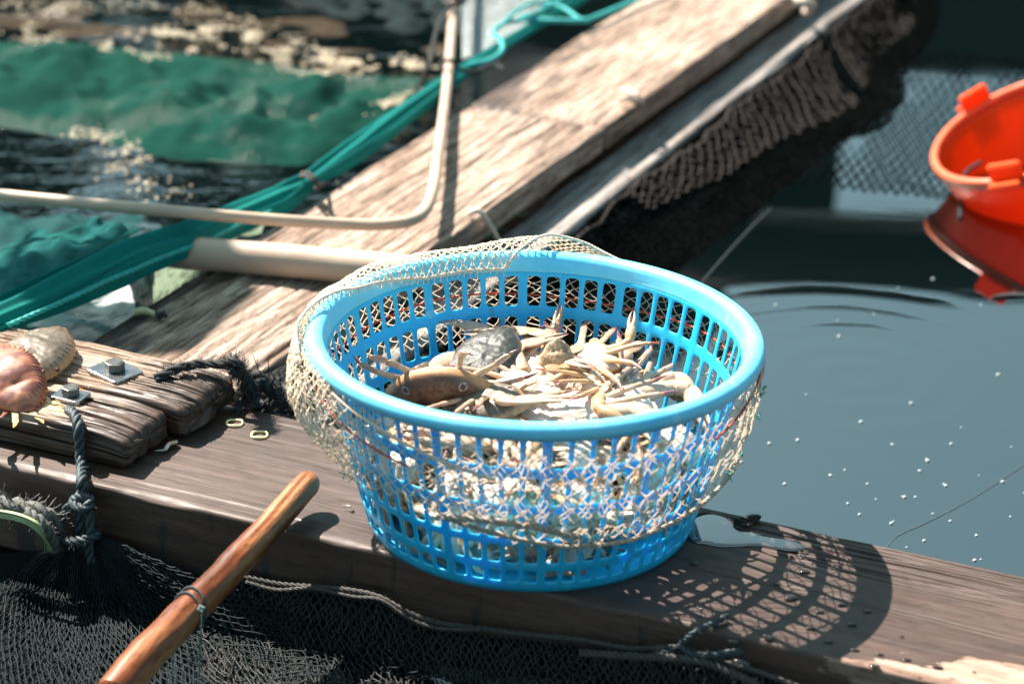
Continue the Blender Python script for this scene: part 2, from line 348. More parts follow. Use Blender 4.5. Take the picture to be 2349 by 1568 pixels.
# ---------------------------------------------------------------- timbers
def timber(name, L, W, H, mat, nL=200, nT=80, nS=24, rc=.006, cracks=0, cd=.004, cw=.0016, amp=.0012, seed=1, endr=.006, extra=None, parent=None, endwear=0.0):
    """local frame: X along the grain 0..L, Y across, top at z 0"""
    g = np.random.RandomState(seed)
    top = [(-W/2+rc+(W-2*rc)*t, 0) for t in np.linspace(0, 1, nT)]
    def arc(cy, cz, a0): return [(cy+rc*math.cos(a), cz+rc*math.sin(a)) for a in np.linspace(a0, a0-math.pi/2, 7)[1:-1]]
    prof = top + arc(W/2-rc, -rc, math.pi/2) + [(W/2, -rc-(H-2*rc)*t) for t in np.linspace(0, 1, nS)] + arc(W/2-rc, -H+rc, 0) \
        + [(W/2-rc-(W-2*rc)*t, -H) for t in np.linspace(0, 1, 12)] + arc(-W/2+rc, -H+rc, -math.pi/2) \
        + [(-W/2, -H+rc+(H-2*rc)*t) for t in np.linspace(0, 1, nS)] + arc(-W/2+rc, -rc, math.pi)
    prof = np.array(prof); n = len(prof); top = top
    cen = np.array([0, -H/2]); d = prof-np.roll(prof, 1, 0); d2 = np.roll(prof, -1, 0)-prof; t = d/(np.linalg.norm(d, axis=1)[:, None]+1e-9)+d2/(np.linalg.norm(d2, axis=1)[:, None]+1e-9)
    t /= np.linalg.norm(t, axis=1)[:, None]; nm = np.stack([-t[:, 1], t[:, 0]], 1)
    nm *= np.sign((nm*(prof-cen)).sum(1))[:, None]
    per = np.concatenate([[0], np.cumsum(np.linalg.norm(np.diff(prof, axis=0), axis=1))])
    xs = np.concatenate([np.linspace(0, L, nL)]); Xg, Pg = np.meshgrid(xs, per, indexing='ij')
    D = amp*fbm(Xg*9, Pg*120, 0, seed, 3) + amp*1.6*fbm(Xg*5, Pg*22, 3, seed+9, 2)
    for k in range(cracks):
        p0 = g.uniform(0, per[-1]*.99); x0 = g.uniform(-.3*L, L); ln = g.uniform(.15, .7)*min(L, .8); w_ = cw*g.uniform(.7, 1.6); dp = cd*g.uniform(.3, 1.1)
        if g.rand() < .5: p0 = g.uniform(0, W)
        pc = p0+.004*fbm(Xg*6+k*7, 0*Xg, k, seed+k, 2)+.0*Xg
        win = np.clip((Xg-x0)/.03, 0, 1)*np.clip((x0+ln-Xg)/.05, 0, 1)
        D -= dp*np.exp(-((Pg-pc)/w_)**2)*win
    V = np.zeros((nL, n, 3)); V[:, :, 0] = Xg
    V[:, :, 1] = prof[:, 0]+nm[:, 0]*D; V[:, :, 2] = prof[:, 1]+nm[:, 1]*D
    for end in (0, 1):                      # worn, rounded ends
        xe = (Xg if end == 0 else L-Xg); e = np.clip(xe/endr, 0, 1); sq = np.sqrt(1-(1-e)**2)*.0+e*(2-e)
        k = (endr*.9*(1-sq))[..., None]; V[:, :, 1:] -= nm[None]*k
    if endwear:
        V[:, :, 0] += np.where(Xg > L/2, 1, -1)*np.clip(1-np.minimum(Xg, L-Xg)/.02, 0, 1)*endwear*fbm(Pg*60, 0*Xg, 5, seed+3, 3)
    if extra: extra(V, Xg, Pg, W, H)
    mbx = MB(); mbx.add(V.reshape(-1, 3), grid_faces(nL, n, True, flip=True))
    for end in (0, nL-1):                   # end grain
        ring = V[end]; c = ring.mean(0); rr = [ring]
        for q in (.75, .5, .25):
            R = c+(ring-c)*q; R[:, 0] += (.0014*fbm(R[:, 1]*160, R[:, 2]*160, end, seed+5, 2)) + (-1 if end == 0 else 1)*.001*(1-q); rr.append(R)
        vv = np.concatenate(rr+[c[None]]); f = grid_faces(4, n, True, flip=(end != 0)) ; k = 3*n
        f += [((k+j, k+(j+1) % n, 4*n) if end == 0 else (k+(j+1) % n, k+j, 4*n)) for j in range(n)]
        mbx.add(vv, f)
    return mbx.build(name, mat, parent)
def place(o, p, direction, roll=0):
    d = Vector(direction).normalized(); y = Vector((0, 0, 1)).cross(d).normalized(); z = d.cross(y)
    o.matrix_world = Matrix.Translation(p) @ Matrix((d, y, z)).transposed().to_4x4() @ Matrix.Rotation(roll, 4, 'X')

M_beam = wood('wet_beam_wood', (.15, .095, .070), (.29, .19, .145), (.46, .34, .27), 1.0, wet=(-1.0, -.9, (4, 14, 14)), dry=(3.0, -9.0, -6.215, 1.3), rough=.8, streak=.60, wetr=.36, gx=5)
M_walk = wood('weathered_plank_wood', (.055, .042, .035), (.27, .205, .165), (.50, .40, .335), 1.5, gx=9, wet=(.56, .74, (6, 20, 20), -.75, 0.0, 3.6), rough=.85, wetr=.45, spec=.15)  # wet mask here paints shade onto the near left end
M_block = wood('cracked_block_wood', (.05, .035, .028), (.34, .25, .19), (.60, .47, .38), 1.2, gx=7, wet=(2.05, 2.25, (10, 24, 24), 3.0, -22.0), rough=.8, spec=.2)  # end is wet; the same mask paints shade onto the side faces
M_grey = wood('grey_bearer_wood', (.08, .08, .08), (.20, .19, .185), (.36, .33, .31), .7, rough=.75)

BL = 2.3; bw = BACK-FRONT
def beam_extra(V, X, P, W, H):              # a strip of deep parallel cracks along the back edge, to the right of the basket
    g = np.random.RandomState(4); Y = V[:, :, 1]; topm = V[:, :, 2] > -.006
    for k in range(13):
        y0 = W/2-.006-k*.0055*g.uniform(.8, 1.2); x0 = 1.28+g.uniform(0, .14); l = g.uniform(.25, .55)*(1-k/30)
        yc = y0+.004*fbm(X*5, 0*X, k, 31, 2)
        V[:, :, 2] -= topm*.0042*g.uniform(.5, 1)*np.exp(-((Y-yc)/.0013)**2)*np.clip((X-x0)/.04, 0, 1)*np.clip((x0+l-X)/.06, 0, 1)
    # chipped front arris
    fm = np.exp(-((Y+W/2)/.006)**2)*np.clip(1+V[:, :, 2]/.01, 0, 1); V[:, :, 2] -= fm*.004*np.clip(fbm(X*14, 0*X, 1, 77, 3), 0, 1)
beam = timber('timber_beam', BL, bw, .105, M_beam, nL=620, nT=230, nS=26, rc=.005, cracks=26, cd=.0016, cw=.0009, amp=.00016, seed=3, extra=beam_extra)
p0 = BX*(-1.15)+BY*((FRONT+BACK)/2); place(beam, p0, BX)
tag(beam, 'long wet brown beam crossing the picture with the blue basket standing on it', 'timber beam')

# walkway: one long plank, and the far plank laid on, with a grey bearer below its right side
WN = BX                                     # across the walkway
wl_ = -.600; wr_ = -.395                    # walkway edges measured along BX (from the photo), see at()
def wk(px, py, z=0): q = at(px, py, z); return q.dot(BX), q.dot(BY)
eL = wk(420, 650)[0]; eR = wk(1010, 560)[0]
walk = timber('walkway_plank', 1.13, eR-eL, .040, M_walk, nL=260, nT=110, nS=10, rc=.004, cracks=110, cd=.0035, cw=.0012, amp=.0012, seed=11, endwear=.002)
y1 = wk(1180, 285)[1]
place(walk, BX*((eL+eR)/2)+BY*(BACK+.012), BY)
walk.location.z = .0
tag(walk, 'near weathered walkway plank running back from the beam, under the pipe bend', 'plank', 'walkway planks')
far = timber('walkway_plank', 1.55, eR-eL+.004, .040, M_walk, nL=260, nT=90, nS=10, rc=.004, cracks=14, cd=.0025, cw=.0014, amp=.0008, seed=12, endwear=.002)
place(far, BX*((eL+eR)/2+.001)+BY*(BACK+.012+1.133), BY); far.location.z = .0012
tag(far, 'far sunlit walkway plank butted end to end behind the near one', 'plank', 'walkway planks')
bear = timber('walkway_bearer', 2.7, .078, .07, M_grey, nL=200, nT=30, nS=10, rc=.008, cracks=10, cd=.003, amp=.0015, seed=13)
place(bear, BX*(eR+.030)+BY*(BACK+.01), BY); bear.location.z = -.058
tag(bear, 'smooth grey timber lying low along the right side of the walkway, under the black net', 'timber bearer')

# two short cracked blocks bolted on the beam
def bolt_on(parent, px, py, z, s, rot, wide):
    q = at(px, py, z); mw = parent.matrix_world.inverted() @ q
    a = wide; b = wide*.8; mbx = MB()
    me = bpy.data.meshes.new('washer'); import bmesh
    bm = bmesh.new(); bmesh.ops.create_cube(bm, size=1, matrix=Matrix.Diagonal((a, b, .004, 1)))
    bmesh.ops.bevel(bm, geom=[e for e in bm.edges if abs((e.verts[0].co-e.verts[1].co).z) > .001], offset=.004, segments=4, affect='EDGES', profile=.5)
    bmesh.ops.bevel(bm, geom=[e for e in bm.edges if e.calc_face_angle(0) > 1.2 and abs((e.verts[0].co-e.verts[1].co).z) < .001], offset=.0007, segments=2, affect='EDGES', profile=.5)
    bm.to_mesh(me); bm.free()
    wsh = link('washer', me, M_steel, parent, False); wsh.location = mw+Vector((0, 0, .0025)); wsh.rotation_euler = (0.02, .03, rot)
    bm = bmesh.new(); bmesh.ops.create_cone(bm, segments=6, radius1=s, radius2=s, depth=s*.85, cap_ends=True)
    bmesh.ops.bevel(bm, geom=list(bm.edges), offset=s*.07, segments=2, affect='EDGES', profile=.5)
    bmesh.ops.create_cone(bm, segments=24, radius1=s*.78, radius2=s*.7, depth=s*.08, cap_ends=True, matrix=Matrix.Translation((0, 0, s*.45)))
    me = bpy.data.meshes.new('bolt'); bm.to_mesh(me); bm.free()
    bt = link('bolt', me, M_bolt, parent, False); bt.location = mw+Vector((0, 0, .0045+s*.42)); bt.rotation_euler = (0, 0, rot+.3)
M_steel = plain('wet_steel', (.30, .31, .32), .22, .3, 40, .3, metal=.9)
M_bolt = plain('bolt_steel', (.16, .17, .165), .35, .4, 60, .5, metal=.7)
BZ = .042
def slopes(seed):
    def fn(V, X, P, W, H):
        z = V[:, :, 2]; L = X.max(); e = np.clip((L-X)/.05, 0, 1)
        V[:, :, 2] -= (1-e)**2*.007*np.clip(1+z/.04, 0, 1)
        V[:, :, 0] += np.where(X > L*.8, 1, 0)*(.004*fbm(V[:, :, 1]*45, z*6, 2, seed, 3))
    return fn
def blk(right_px, right_py, back_off, W, label, seed, L=.62):
    o = timber('timber_block', L, W, BZ-.003, M_block, nL=330, nT=130, nS=40, rc=.007, cracks=100, cd=.0055, cw=.0011, amp=.0009, seed=seed, endr=.006, extra=slopes(seed), endwear=.002)
    return o
be = wk(531, 850, BZ); fe = wk(430, 933, BZ)                 # corners of the upper block's end
b1 = blk(0, 0, 0, (be[1]-fe[1])*1.0, '', 21)
xe1 = (be[0]+fe[0])/2
place(b1, BX*(xe1-.62)+BY*((be[1]+fe[1])/2), BX); b1.location.z = BZ
tag(b1, 'cracked sunlit timber block farther from the viewer, black frayed rope over its end', 'timber block', 'short blocks bolted on the beam')
be2 = wk(392, 949, BZ); fe2 = wk(262, 1040, BZ)
yb2 = fe[1]-.004; W2 = yb2-max(FRONT+.004, wk(282, 1000, BZ)[1])
b2 = blk(0, 0, 0, W2, '', 25)
place(b2, BX*(be2[0]-.635)+BY*(yb2-W2/2), BX); b2.location.z = BZ-.001
tag(b2, 'nearer cracked timber block with rounded end, dark rope hanging down its face', 'timber block', 'short blocks bolted on the beam')
bpy.context.view_layer.update()
bolt_on(b1, 264, 856, BZ, .0115, -.30, .052)
bolt_on(b2, 163, 912, BZ, .0100, .02, .036)
# ---------------------------------------------------------------- blue basket
BH = .2058; RB = .165; RW = .2065          # height, radius of the base, radius of the wall below the rim
def plastic(name='blue_plastic', cols=None):
    m, nt, p, nn, ll = new_mat(name); v = mapping(nt)
    n1 = noise(nt, v, 14, 5); n2 = noise(nt, v, 160, 3)
    ll.new(ramp(nt, n1, cols or [(.3, (.010, .44, .80)), (.7, (.018, .53, .88))]), p.inputs['Base Color'])
    b_ = p.inputs['Base Color'].links[0].from_socket; n3 = noise(nt, v, 55, 6, .7); n4 = noise(nt, mapping(nt, (1, 1, .25)), 40, 6, .75)
    b_ = mix(nt, ramp(nt, n3, [(.60, (0, 0, 0)), (.68, (.35, .35, .35))]), b_, (.62, .82, .90)); b_ = mix(nt, ramp(nt, n4, [(.64, (0, 0, 0)), (.72, (.45, .45, .45))]), b_, (.10, .13, .11)); ll.new(b_, p.inputs['Base Color'])
    ll.new(mth(nt, 'MULTIPLY_ADD', n2, .25, .28), p.inputs['Roughness'])
    p.inputs['Subsurface Weight'].default_value = .55; p.inputs['Subsurface Radius'].default_value = (.6, 1, 1.2); p.inputs['Subsurface Scale'].default_value = .004
    p.inputs['Specular IOR Level'].default_value = .55
    ll.new(bump(nt, n2, .25, .0008), p.inputs['Normal']); return m
M_blue = plastic(); M_rim = plastic('scuffed_rim_plastic', [(.3, (.10, .60, .87)), (.7, (.22, .70, .91))])
ROWS = [(.0125, .0255), (.037, .057), (.067, .094), (.107, .137), (.150, .181)]
def wall_r(z): t = z/.175; return RB+(RW-RB)*(t**.85)
basket = thing('plastic_basket', 'bright blue slotted plastic basket full of crabs standing on the wet beam', 'basket')
def basket_wall():
    zs = [.002, .008]; kinds = []
    for a, b in ROWS: zs += [a, a+(b-a)/3, b-(b-a)/3, b]
    zs += [.187]; zs = sorted(zs)
    th = []; slot = []
    for s_ in range(12):
        a0 = s_*math.pi/6; wide = .0105; slim = .0066; cell = (math.pi/6*RW-wide-4*slim)/5/RW
        a = a0+wide/2/RW; th += [a0]; slot += [0]
        for k in range(5):
            th += [a, a+cell/3, a+2*cell/3]; slot += [1, 1, 1]; a += cell
            if k < 4: th += [a]; slot += [0]; a += slim/RW
        th += [a]; slot += [0]
    n = len(th); V = []; F = []
    for z in zs:
        for i, t in enumerate(th):
            r = wall_r(z)
            V.append((r*math.cos(t), r*math.sin(t), z))
    def inslot(z): return any(a < z < b for a, b in ROWS)
    for j in range(len(zs)-1):
        zm = (zs[j]+zs[j+1])/2
        for i in range(n):
            if slot[i] and inslot(zm): continue
            F.append((j*n+i, j*n+(i+1) % n, (j+1)*n+(i+1) % n, (j+1)*n+i))
    mbx = MB().add(V, F); o = mbx.build('wall', M_blue, basket)
    md = o.modifiers.new('thick', 'SOLIDIFY'); md.thickness = .0026; md.offset = 0; md.use_even_offset = True
    sb = o.modifiers.new('round', 'SUBSURF'); sb.levels = 2; sb.render_levels = 2
    return o
basket_wall()
def lathe(mb, prof, n=160, c=None):
    prof = np.array(prof); a = np.linspace(0, 2*math.pi, n, endpoint=False)
    v = np.stack([prof[:, None, 0]*np.cos(a), prof[:, None, 0]*np.sin(a), prof[:, None, 1]+0*a], -1).reshape(-1, 3)
    k = len(prof); f = grid_faces(k, n, True, flip=True); f += [((k-1)*n+j, j, j+1 if j+1 < n else 0, (k-1)*n+(j+1) % n) for j in range(n)]
    mb.add(v, f, c)
RC = .2200
def rim_mesh():
    m_ = MB(); pr = [(.2076, .1845), (.2082, .188), (.2095, .1915)]
    for a in np.linspace(math.pi*.95, -math.pi*.42, 16): pr.append((RC+.0100*math.cos(a), BH-.0095+.0095*math.sin(a)))
    pr += [(.2215, .1885), (.2170, .1900), (.2130, .1892), (.2112, .1875), (.2104, .1845)]
    lathe(m_, pr, 180)
    return m_.build('rim', M_rim, basket)
rim_mesh()
gm = MB()
for k in range(72):                         # small webs below the rolled rim
    t = k*2*math.pi/72; c_, s_ = math.cos(t), math.sin(t); r0, r1 = .2100, .2255
    pts = [(r0, .182), (r1, .1915), (r0, .190)]; v = []
    for sgn in (-1, 1):
        for r, z in pts: v.append((r*c_-sgn*.0011*s_, r*s_+sgn*.0011*c_, z))
    gm.add(v, [(0, 2, 1), (3, 4, 5), (0, 1, 4, 3), (1, 2, 5, 4), (2, 0, 3, 5)])
gm.build('rim_web', M_blue, basket, smooth=False)
bm_ = MB(); lathe(bm_, [(.0005, .004), (.14, .004), (.160, .003), (RB+.0016, .0), (RB+.0016, .006), (RB-.002, .0075), (.0005, .0065)], 96)
bm_.build('base', M_blue, basket)
basket.rotation_euler = (R_(.1), R_(.28), R_(4))

# ---------------------------------------------------------------- beige cast net thrown round the basket
M_twine = plain('beige_twine', (.94, .77, .61), .7, .2, 300, .3, sss=.5)
M_cord = plain('pale_cord', (.72, .60, .50), .7, .2, 200, .5)
M_red = plain('orange_red_cord', (.55, .06, .02), .5, .3, 90, .3)
M_scrap = plain('green_twine_scrap', (.02, .30, .20), .6, .2, 90, .3)
nt_ = M_twine.node_tree; p_ = nt_.nodes['Principled BSDF']; t_ = nt_.nodes.new('ShaderNodeBsdfTranslucent'); t_.inputs[0].default_value = (1, .86, .72, 1); x_ = nt_.nodes.new('ShaderNodeMixShader'); x_.inputs[0].default_value = .5
nt_.links.new(p_.outputs[0], x_.inputs[1]); nt_.links.new(t_.outputs[0], x_.inputs[2]); nt_.links.new(x_.outputs[0], nt_.nodes['Material Output'].inputs[0])
cnet = thing('fishing_net', 'beige knotted fishing net draped round the rim and side of the blue basket', 'fishing net')
def ang(deg): return np.interp(deg % 360, KA, KZ)
def bot(th):                                # lower edge of the net round the basket
    d = np.degrees(th) % 360
    return np.interp(d, [0, 20, 60, 90, 140, 165, 185, 205, 225, 245, 262, 280, 300, 325, 345, 360], [.088, .112, .118, .118, .110, .090, .080, .078, .094, .086, .074, .060, .056, .064, .078, .088])
def outer_r(th, z, extra=0):
    d = np.degrees(th) % 360
    bul = np.interp(d, [0, 20, 50, 140, 165, 185, 205, 225, 250, 280, 320, 345, 360], [.022, .016, .006, .006, .018, .030, .030, .012, .005, .005, .009, .020, .022])
    base = RB+(RW-RB)*np.clip(z/.175, 0, 1)**.85
    prof = np.sin(np.clip((z-.06)/(.205-.06), 0, 1)*math.pi)**.7
    return base+.004+bul*(.35+.65*prof)+np.clip(z-.165, 0, .03)*.35+extra
nm_ = MB()
def L1(u, v):                               # round the outside, hanging under the rim
    th = u*2*math.pi; zt = .186+.003*np.sin(th*5); zb = bot(th)+.004*np.sin(th*9)
    wv = v+.045*fbm(u*26, v*3, 0, 3, 2); z = zt+(zb-zt)*wv
    r = outer_r(th, z)+.0035*fbm(u*40, v*4, 1, 8, 2)+.001
    th = th+.02*fbm(u*30, v*5, 2, 12, 2)
    return np.stack([r*np.cos(th), r*np.sin(th), z], -1)
net(nm_, L1, 88, 14, .00064, 1.7, jit=.16, sag=.0006, seed=1, keep=lambda u, v: (((u % 1) < .43) | ((u % 1) > .59)))
def L2(u, v):                               # second, crumpled layer from the left round the front to the right
    d = R_(240)+u*R_(72); th = d; zt = .182-.012*np.abs(np.sin(u*7)); zb = bot(th)+.012*np.sin(u*17)+.006
    z = zt+(zb-zt)*(v+.06*fbm(u*14, v*3, 0, 33, 2)); th = th+.02*fbm(u*18, v*4, 2, 42, 2)
    r = outer_r(th, z)+.004+.0035*fbm(u*30, v*5, 1, 38, 2)
    return np.stack([r*np.cos(th), r*np.sin(th), z], -1)
net(nm_, L2, 20, 12, .00062, 1.8, jit=.12, sag=.0006, seed=2)
def edge3(th):                              # how far the net comes over the rim towards the inside (0..1)
    d = np.degrees(th); return np.interp(d, [66, 84, 100, 125, 150, 175, 195], [0, .35, 1.0, 1.0, .85, .45, 0.05])
def L3(u, v):                               # the part lying over the rim, back left
    th = R_(66)+u*R_(129); q = v*edge3(th)
    a = -.2+q*(math.pi*1.02)                # round the rolled rim from the outside over the top
    lift = .002+.004*np.clip(fbm(u*9, v*2, 0, 55, 2)+.4, 0, 1)+np.interp(np.degrees(th), [66, 85, 110, 140, 195], [.008, .010, .004, .003, .003])
    r = RC+(.0105+lift)*np.cos(a)*1.1; z = BH-.0095+(.0100+lift)*np.sin(a)
    down = np.clip(q-.86, 0, 1)/.14; r = r+.002*down; z = z-.007*down
    return np.stack([r*np.cos(th), r*np.sin(th), z], -1)
net(nm_, L3, 46, 10, .00078, 1.8, jit=.1, sag=.0004, seed=3)
def L4(u, v):                               # loose bag of net bulging out at the left
    th = R_(150)+u*R_(66); z = .206-v*.115; r = RC+.006+.030*np.sin(v*math.pi)**.8*np.sin(np.clip(u, 0, 1)*math.pi)**.6+.003*fbm(u*14, v*5, 0, 60, 2)-v*.02
    return np.stack([r*np.cos(th), r*np.sin(th), z+.004*fbm(u*8, v*8, 2, 61, 2)], -1)
net(nm_, L4, 28, 15, .00078, 1.8, jit=.08, sag=.0004, seed=4)
nm_.build('netting', M_twine, cnet)
def ringpath(fn, a0, a1, n=60): return [fn(R_(a)) for a in np.linspace(a0, a1, n)]
e_ = MB()
rope(e_, [tuple(L3(np.array([(a-66)/129]), np.array([1.0]))[0]+np.array([0, 0, .001])) for a in np.linspace(67, 194, 40)], .0016, fuzz=60)
for a in np.linspace(96, 170, 38):          # little tassels of cut mesh
    q = L3(np.array([(a-66)/129]), np.array([1.0]))[0]; e = q+np.array([rng.uniform(-.001, .001), rng.uniform(-.004, 0), -rng.uniform(.003, .006)])
    segs(e_, [q], [e], .0009, 4); knots(e_, [e], .0013)
rope(e_, [((.2325+.006*math.sin(a*.05))*math.cos(R_(a)), (.2325+.006*math.sin(a*.05))*math.sin(R_(a)), .200-.00030*(a-178)-(a-178)**2*.0000032) for a in np.linspace(178, 262, 30)], .0018, fuzz=80)
e_.build('edge_cord', M_cord, cnet)
e_ = MB()
def hemp(a): th = R_(a); z = float(bot(np.array([th]))[0])+.002; r = float(outer_r(np.array([th]), np.array([z]))[0])+.004; return (r*math.cos(th), r*math.sin(th), z)
rope(e_, [hemp(a) for a in np.linspace(244, 352, 40)], .0024, fuzz=160)
rope(e_, [(lambda h: (h[0]*1.02, h[1]*1.02, h[2]+.018*math.sin((a-244)*.06)))(hemp(a)) for a in np.linspace(246, 285, 16)], .0034, fuzz=160)
e_.build('foot_rope', plain('worn_hemp', (.42, .36, .30), .8, .3, 200, .5), cnet)
e_ = MB(); rope(e_, [(lambda th, z: ((wall_r(z)+.0035)*math.cos(th), (wall_r(z)+.0035)*math.sin(th), z))(R_(a), .160+.003*math.sin(a*.07)) for a in np.linspace(-8, 186, 80)], .0012, n=4)
rope(e_, [(lambda th, z: ((wall_r(z)+.018)*math.cos(th), (wall_r(z)+.018)*math.sin(th), z))(R_(a), .165-.0006*(a-196)) for a in np.linspace(196, 238, 16)], .0012, n=4)
rope(e_, [(lambda th, z: ((wall_r(z)+.020)*math.cos(th), (wall_r(z)+.020)*math.sin(th), z))(R_(a), .178-.0009*(350-a)) for a in np.linspace(322, 352, 16)], .0013, n=4)
e_.build('red_cord', M_red, cnet)
e_ = MB()
for a, z in [(352, .13), (346, .10), (340, .085), (270, .125), (276, .12), (214, .10), (355, .155), (350, .16)]:
    r = float(outer_r(np.array([R_(a)]), np.array([z]))[0])+.004; q = np.array([r*math.cos(R_(a)), r*math.sin(R_(a)), z])
    e_ = MB()
    for k in range(5): segs(e_, [q], [q+np.array([rng.uniform(-.006, .006) for _ in range(3)])], .0006, 3)
    e_.build('green_scrap', M_scrap, cnet)

# ---------------------------------------------------------------- crabs
M_shell = attr_mat('crab_shell', .38, .15, .35, .35, 260)
M_white = attr_mat('crab_underside', .30, .35, .5, .15, 160)
M_leg = attr_mat('crab_limb', .30, .30, .5, .15, 200)
def sm(a, b, x): t = np.clip((x-a)/(b-a), 0, 1); return t*t*(3-2*t)
def outline(phi, spines=9, big=1.0, spiny=0.0):        # phi 0 = right side, pi/2 = front; half width .5
    s_, c_ = np.sin(phi), np.cos(phi)
    r = 1/np.sqrt((c_/.455)**2+(s_/np.where(s_ > 0, .30, .275))**2)
    ac = np.abs(c_)
    side = np.exp(-((np.abs(np.arctan2(s_, ac))-.06)/.09)**2)*(s_ > -.25)
    r = r+big*.065*side
    t = np.arctan2(s_, ac)/(math.pi/2)                   # 0 side, 1 front
    saw = np.abs(((t*spines) % 1)-.15); r = r+(.020+spiny)*np.where((t > .06) & (t < .98), np.clip(1-saw*2.6, 0, 1), 0)
    return r
def carapace(palette, spiny=0, seed=0):
    nR, nP = 26, 240; ph = np.linspace(0, 2*math.pi, nP, endpoint=False); q = np.linspace(0, 1, nR)**.85
    Q, P = np.meshgrid(q, ph, indexing='ij'); o = outline(P, 12 if spiny else 9, .2 if spiny else 1, spiny); os_ = outline(P, 9, .35, -.02); r = Q*(os_+(o-os_)*Q**7)
    x, y = r*np.cos(P), r*np.sin(P); z = .155*np.sqrt(np.clip(1-Q**2.4, 0, 1))**.9
    z += .005*fbm(x*9, y*9, 0, seed, 2)*(1-Q**6)+(.010*np.cos(x*20)*np.exp(-(y/.2)**2) if spiny else .004*fbm(x*30, y*30, 0, seed+1, 2))*(1-Q**4)
    z += .012*np.exp(-((np.abs(x)-.16)/.03)**2)*np.exp(-((y-.02)/.12)**2)*-1
    V = np.stack([x, y, z], -1).reshape(-1, 3); F = grid_faces(nR, nP, True, flip=True)
    n1 = fbm(x*7, y*7, 2, seed+3, 3); n2 = fbm(x*22, y*22, 4, seed+4, 2)
    a, b, e_ = [np.array(c) for c in palette[:3]]
    t = np.clip(.5+.6*n1+.25*n2, 0, 1)[..., None]; col = a*(1-t)+b*t
    ed = sm(.86, 1.0, Q)[..., None]; col = col*(1-ed)+e_*ed
    if spiny:
        st = np.clip(np.sin(x*30+3*np.abs(y)+1.2*n1)*2, 0, 1)[..., None]*.75*(1-ed); col = col*(1-st)+np.array(palette[3])*st
    else:
        for sx, sy in (((-.27, -.12), (.27, -.12)) if seed in (101, 302) else ((-.27, -.13),)):
            d = np.hypot(x-sx, y-sy)[..., None]
            ring = sm(.038, .034, d)*sm(.026, .030, d)*.7; core = sm(.029, .024, d)
            col = col*(1-ring)+np.array((.75, .68, .60))*ring; col = col*(1-core)+np.array((.06, .012, .02))*core
    return V, F, col.reshape(-1, 3)
def underside(palette, seed=0, spiny=0):
    nR, nP = 22, 240; ph = np.linspace(0, 2*math.pi, nP, endpoint=False); q = np.linspace(0, 1, nR)
    Q, P = np.meshgrid(q, ph, indexing='ij'); o = outline(P, 12 if spiny else 9, .2 if spiny else 1, spiny)*.985; os_ = outline(P, 9, .35, -.02)*.985; r = Q*(os_+(o-os_)*Q**7)
    x, y = r*np.cos(P), r*np.sin(P); z = -.12*np.clip(1-Q**2.0, 0, 1)**.6
    ax = np.abs(x)
    for k in range(5):                       # sternal grooves fanning to the leg sockets
        yy = y-.10+.085*k+ax*(.28-.10*k); z += .013*np.exp(-(yy/.012)**2)*(ax > .03)*(ax < .26)
    ap = np.clip((.09-(y+.20)*.24)-ax, -1, 1); z -= .010*sm(0, .012, ap)*(y < .1)*(y > -.25)
    for k in range(4): z += .006*np.exp(-((y+.20-.07*k)/.008)**2)*(ap > 0)
    z += .02*np.exp(-((y-.20)/.02)**2)*(ax < .22)
    V = np.stack([x, y, z], -1).reshape(-1, 3); F = grid_faces(nR, nP, True)
    w_ = np.array(palette[4]); e_ = np.array(palette[2]); n1 = np.clip(.5+.7*fbm(x*6, y*6, 0, seed+7, 3), 0, 1)[..., None]
    col = w_*(1-.25*n1)+np.array((.85, .55, .38))*.25*n1; ed = sm(.88, 1, Q)[..., None]*.6; col = col*(1-ed)+e_*ed
    return V, F, col.reshape(-1, 3)
def bez(dirs, start):                        # chain of segments -> points
    P = [np.array(start, float)]
    for d, l in dirs: P.append(P[-1]+np.array(d, float)/np.linalg.norm(d)*l)
    return P
def limb(P, W, T, cols, flat=None, n=10, tail=None):    # jointed limb, slightly pinched at each joint, blades and tips tapering
    pts, ws, ts, cs = [], [], [], []
    for i in range(len(P)-1):
        last = i == len(P)-2; m = 10
        for k in range(m+1 if last else m):
            t = k/m; b = .60+.40*math.sin(math.pi*min(1, .05+t*.85))
            b *= 1-.16*math.exp(-(t/.05)**2)*(i > 0)-(0 if last else .16*math.exp(-((1-t)/.04)**2)); b = .80+.20*b if not last else b
            if last and tail is not None: b = (.62+.38*math.sin(math.pi*min(1, .1+t*.75)))*(1-(1-tail)*t**3)*(1-.2*math.exp(-(t/.08)**2))
            elif last: b = (1-t)**.75*(.55+.45*min(1, t*5)) +.02 if flat is None else math.sin(math.pi*(.05+.91*t))**.55
            pts.append(P[i]*(1-t)+P[i+1]*t); ws.append(W[i]*max(.04, b)); ts.append(T[i]*max(.04, b))
            j = math.exp(-(t/.10)**2)+math.exp(-((1-t)/.08)**2)*(0 if last else 1)
            c = np.array(cols[i])*(1-min(1, j)*.6)+np.array(cols[-1])*min(1, j)*.6; cs.append(c)
    pts = np.array(pts); v, f = tube(pts, ws, n, True, ts); c = np.repeat(np.array(cs), n, 0); return v, f, c
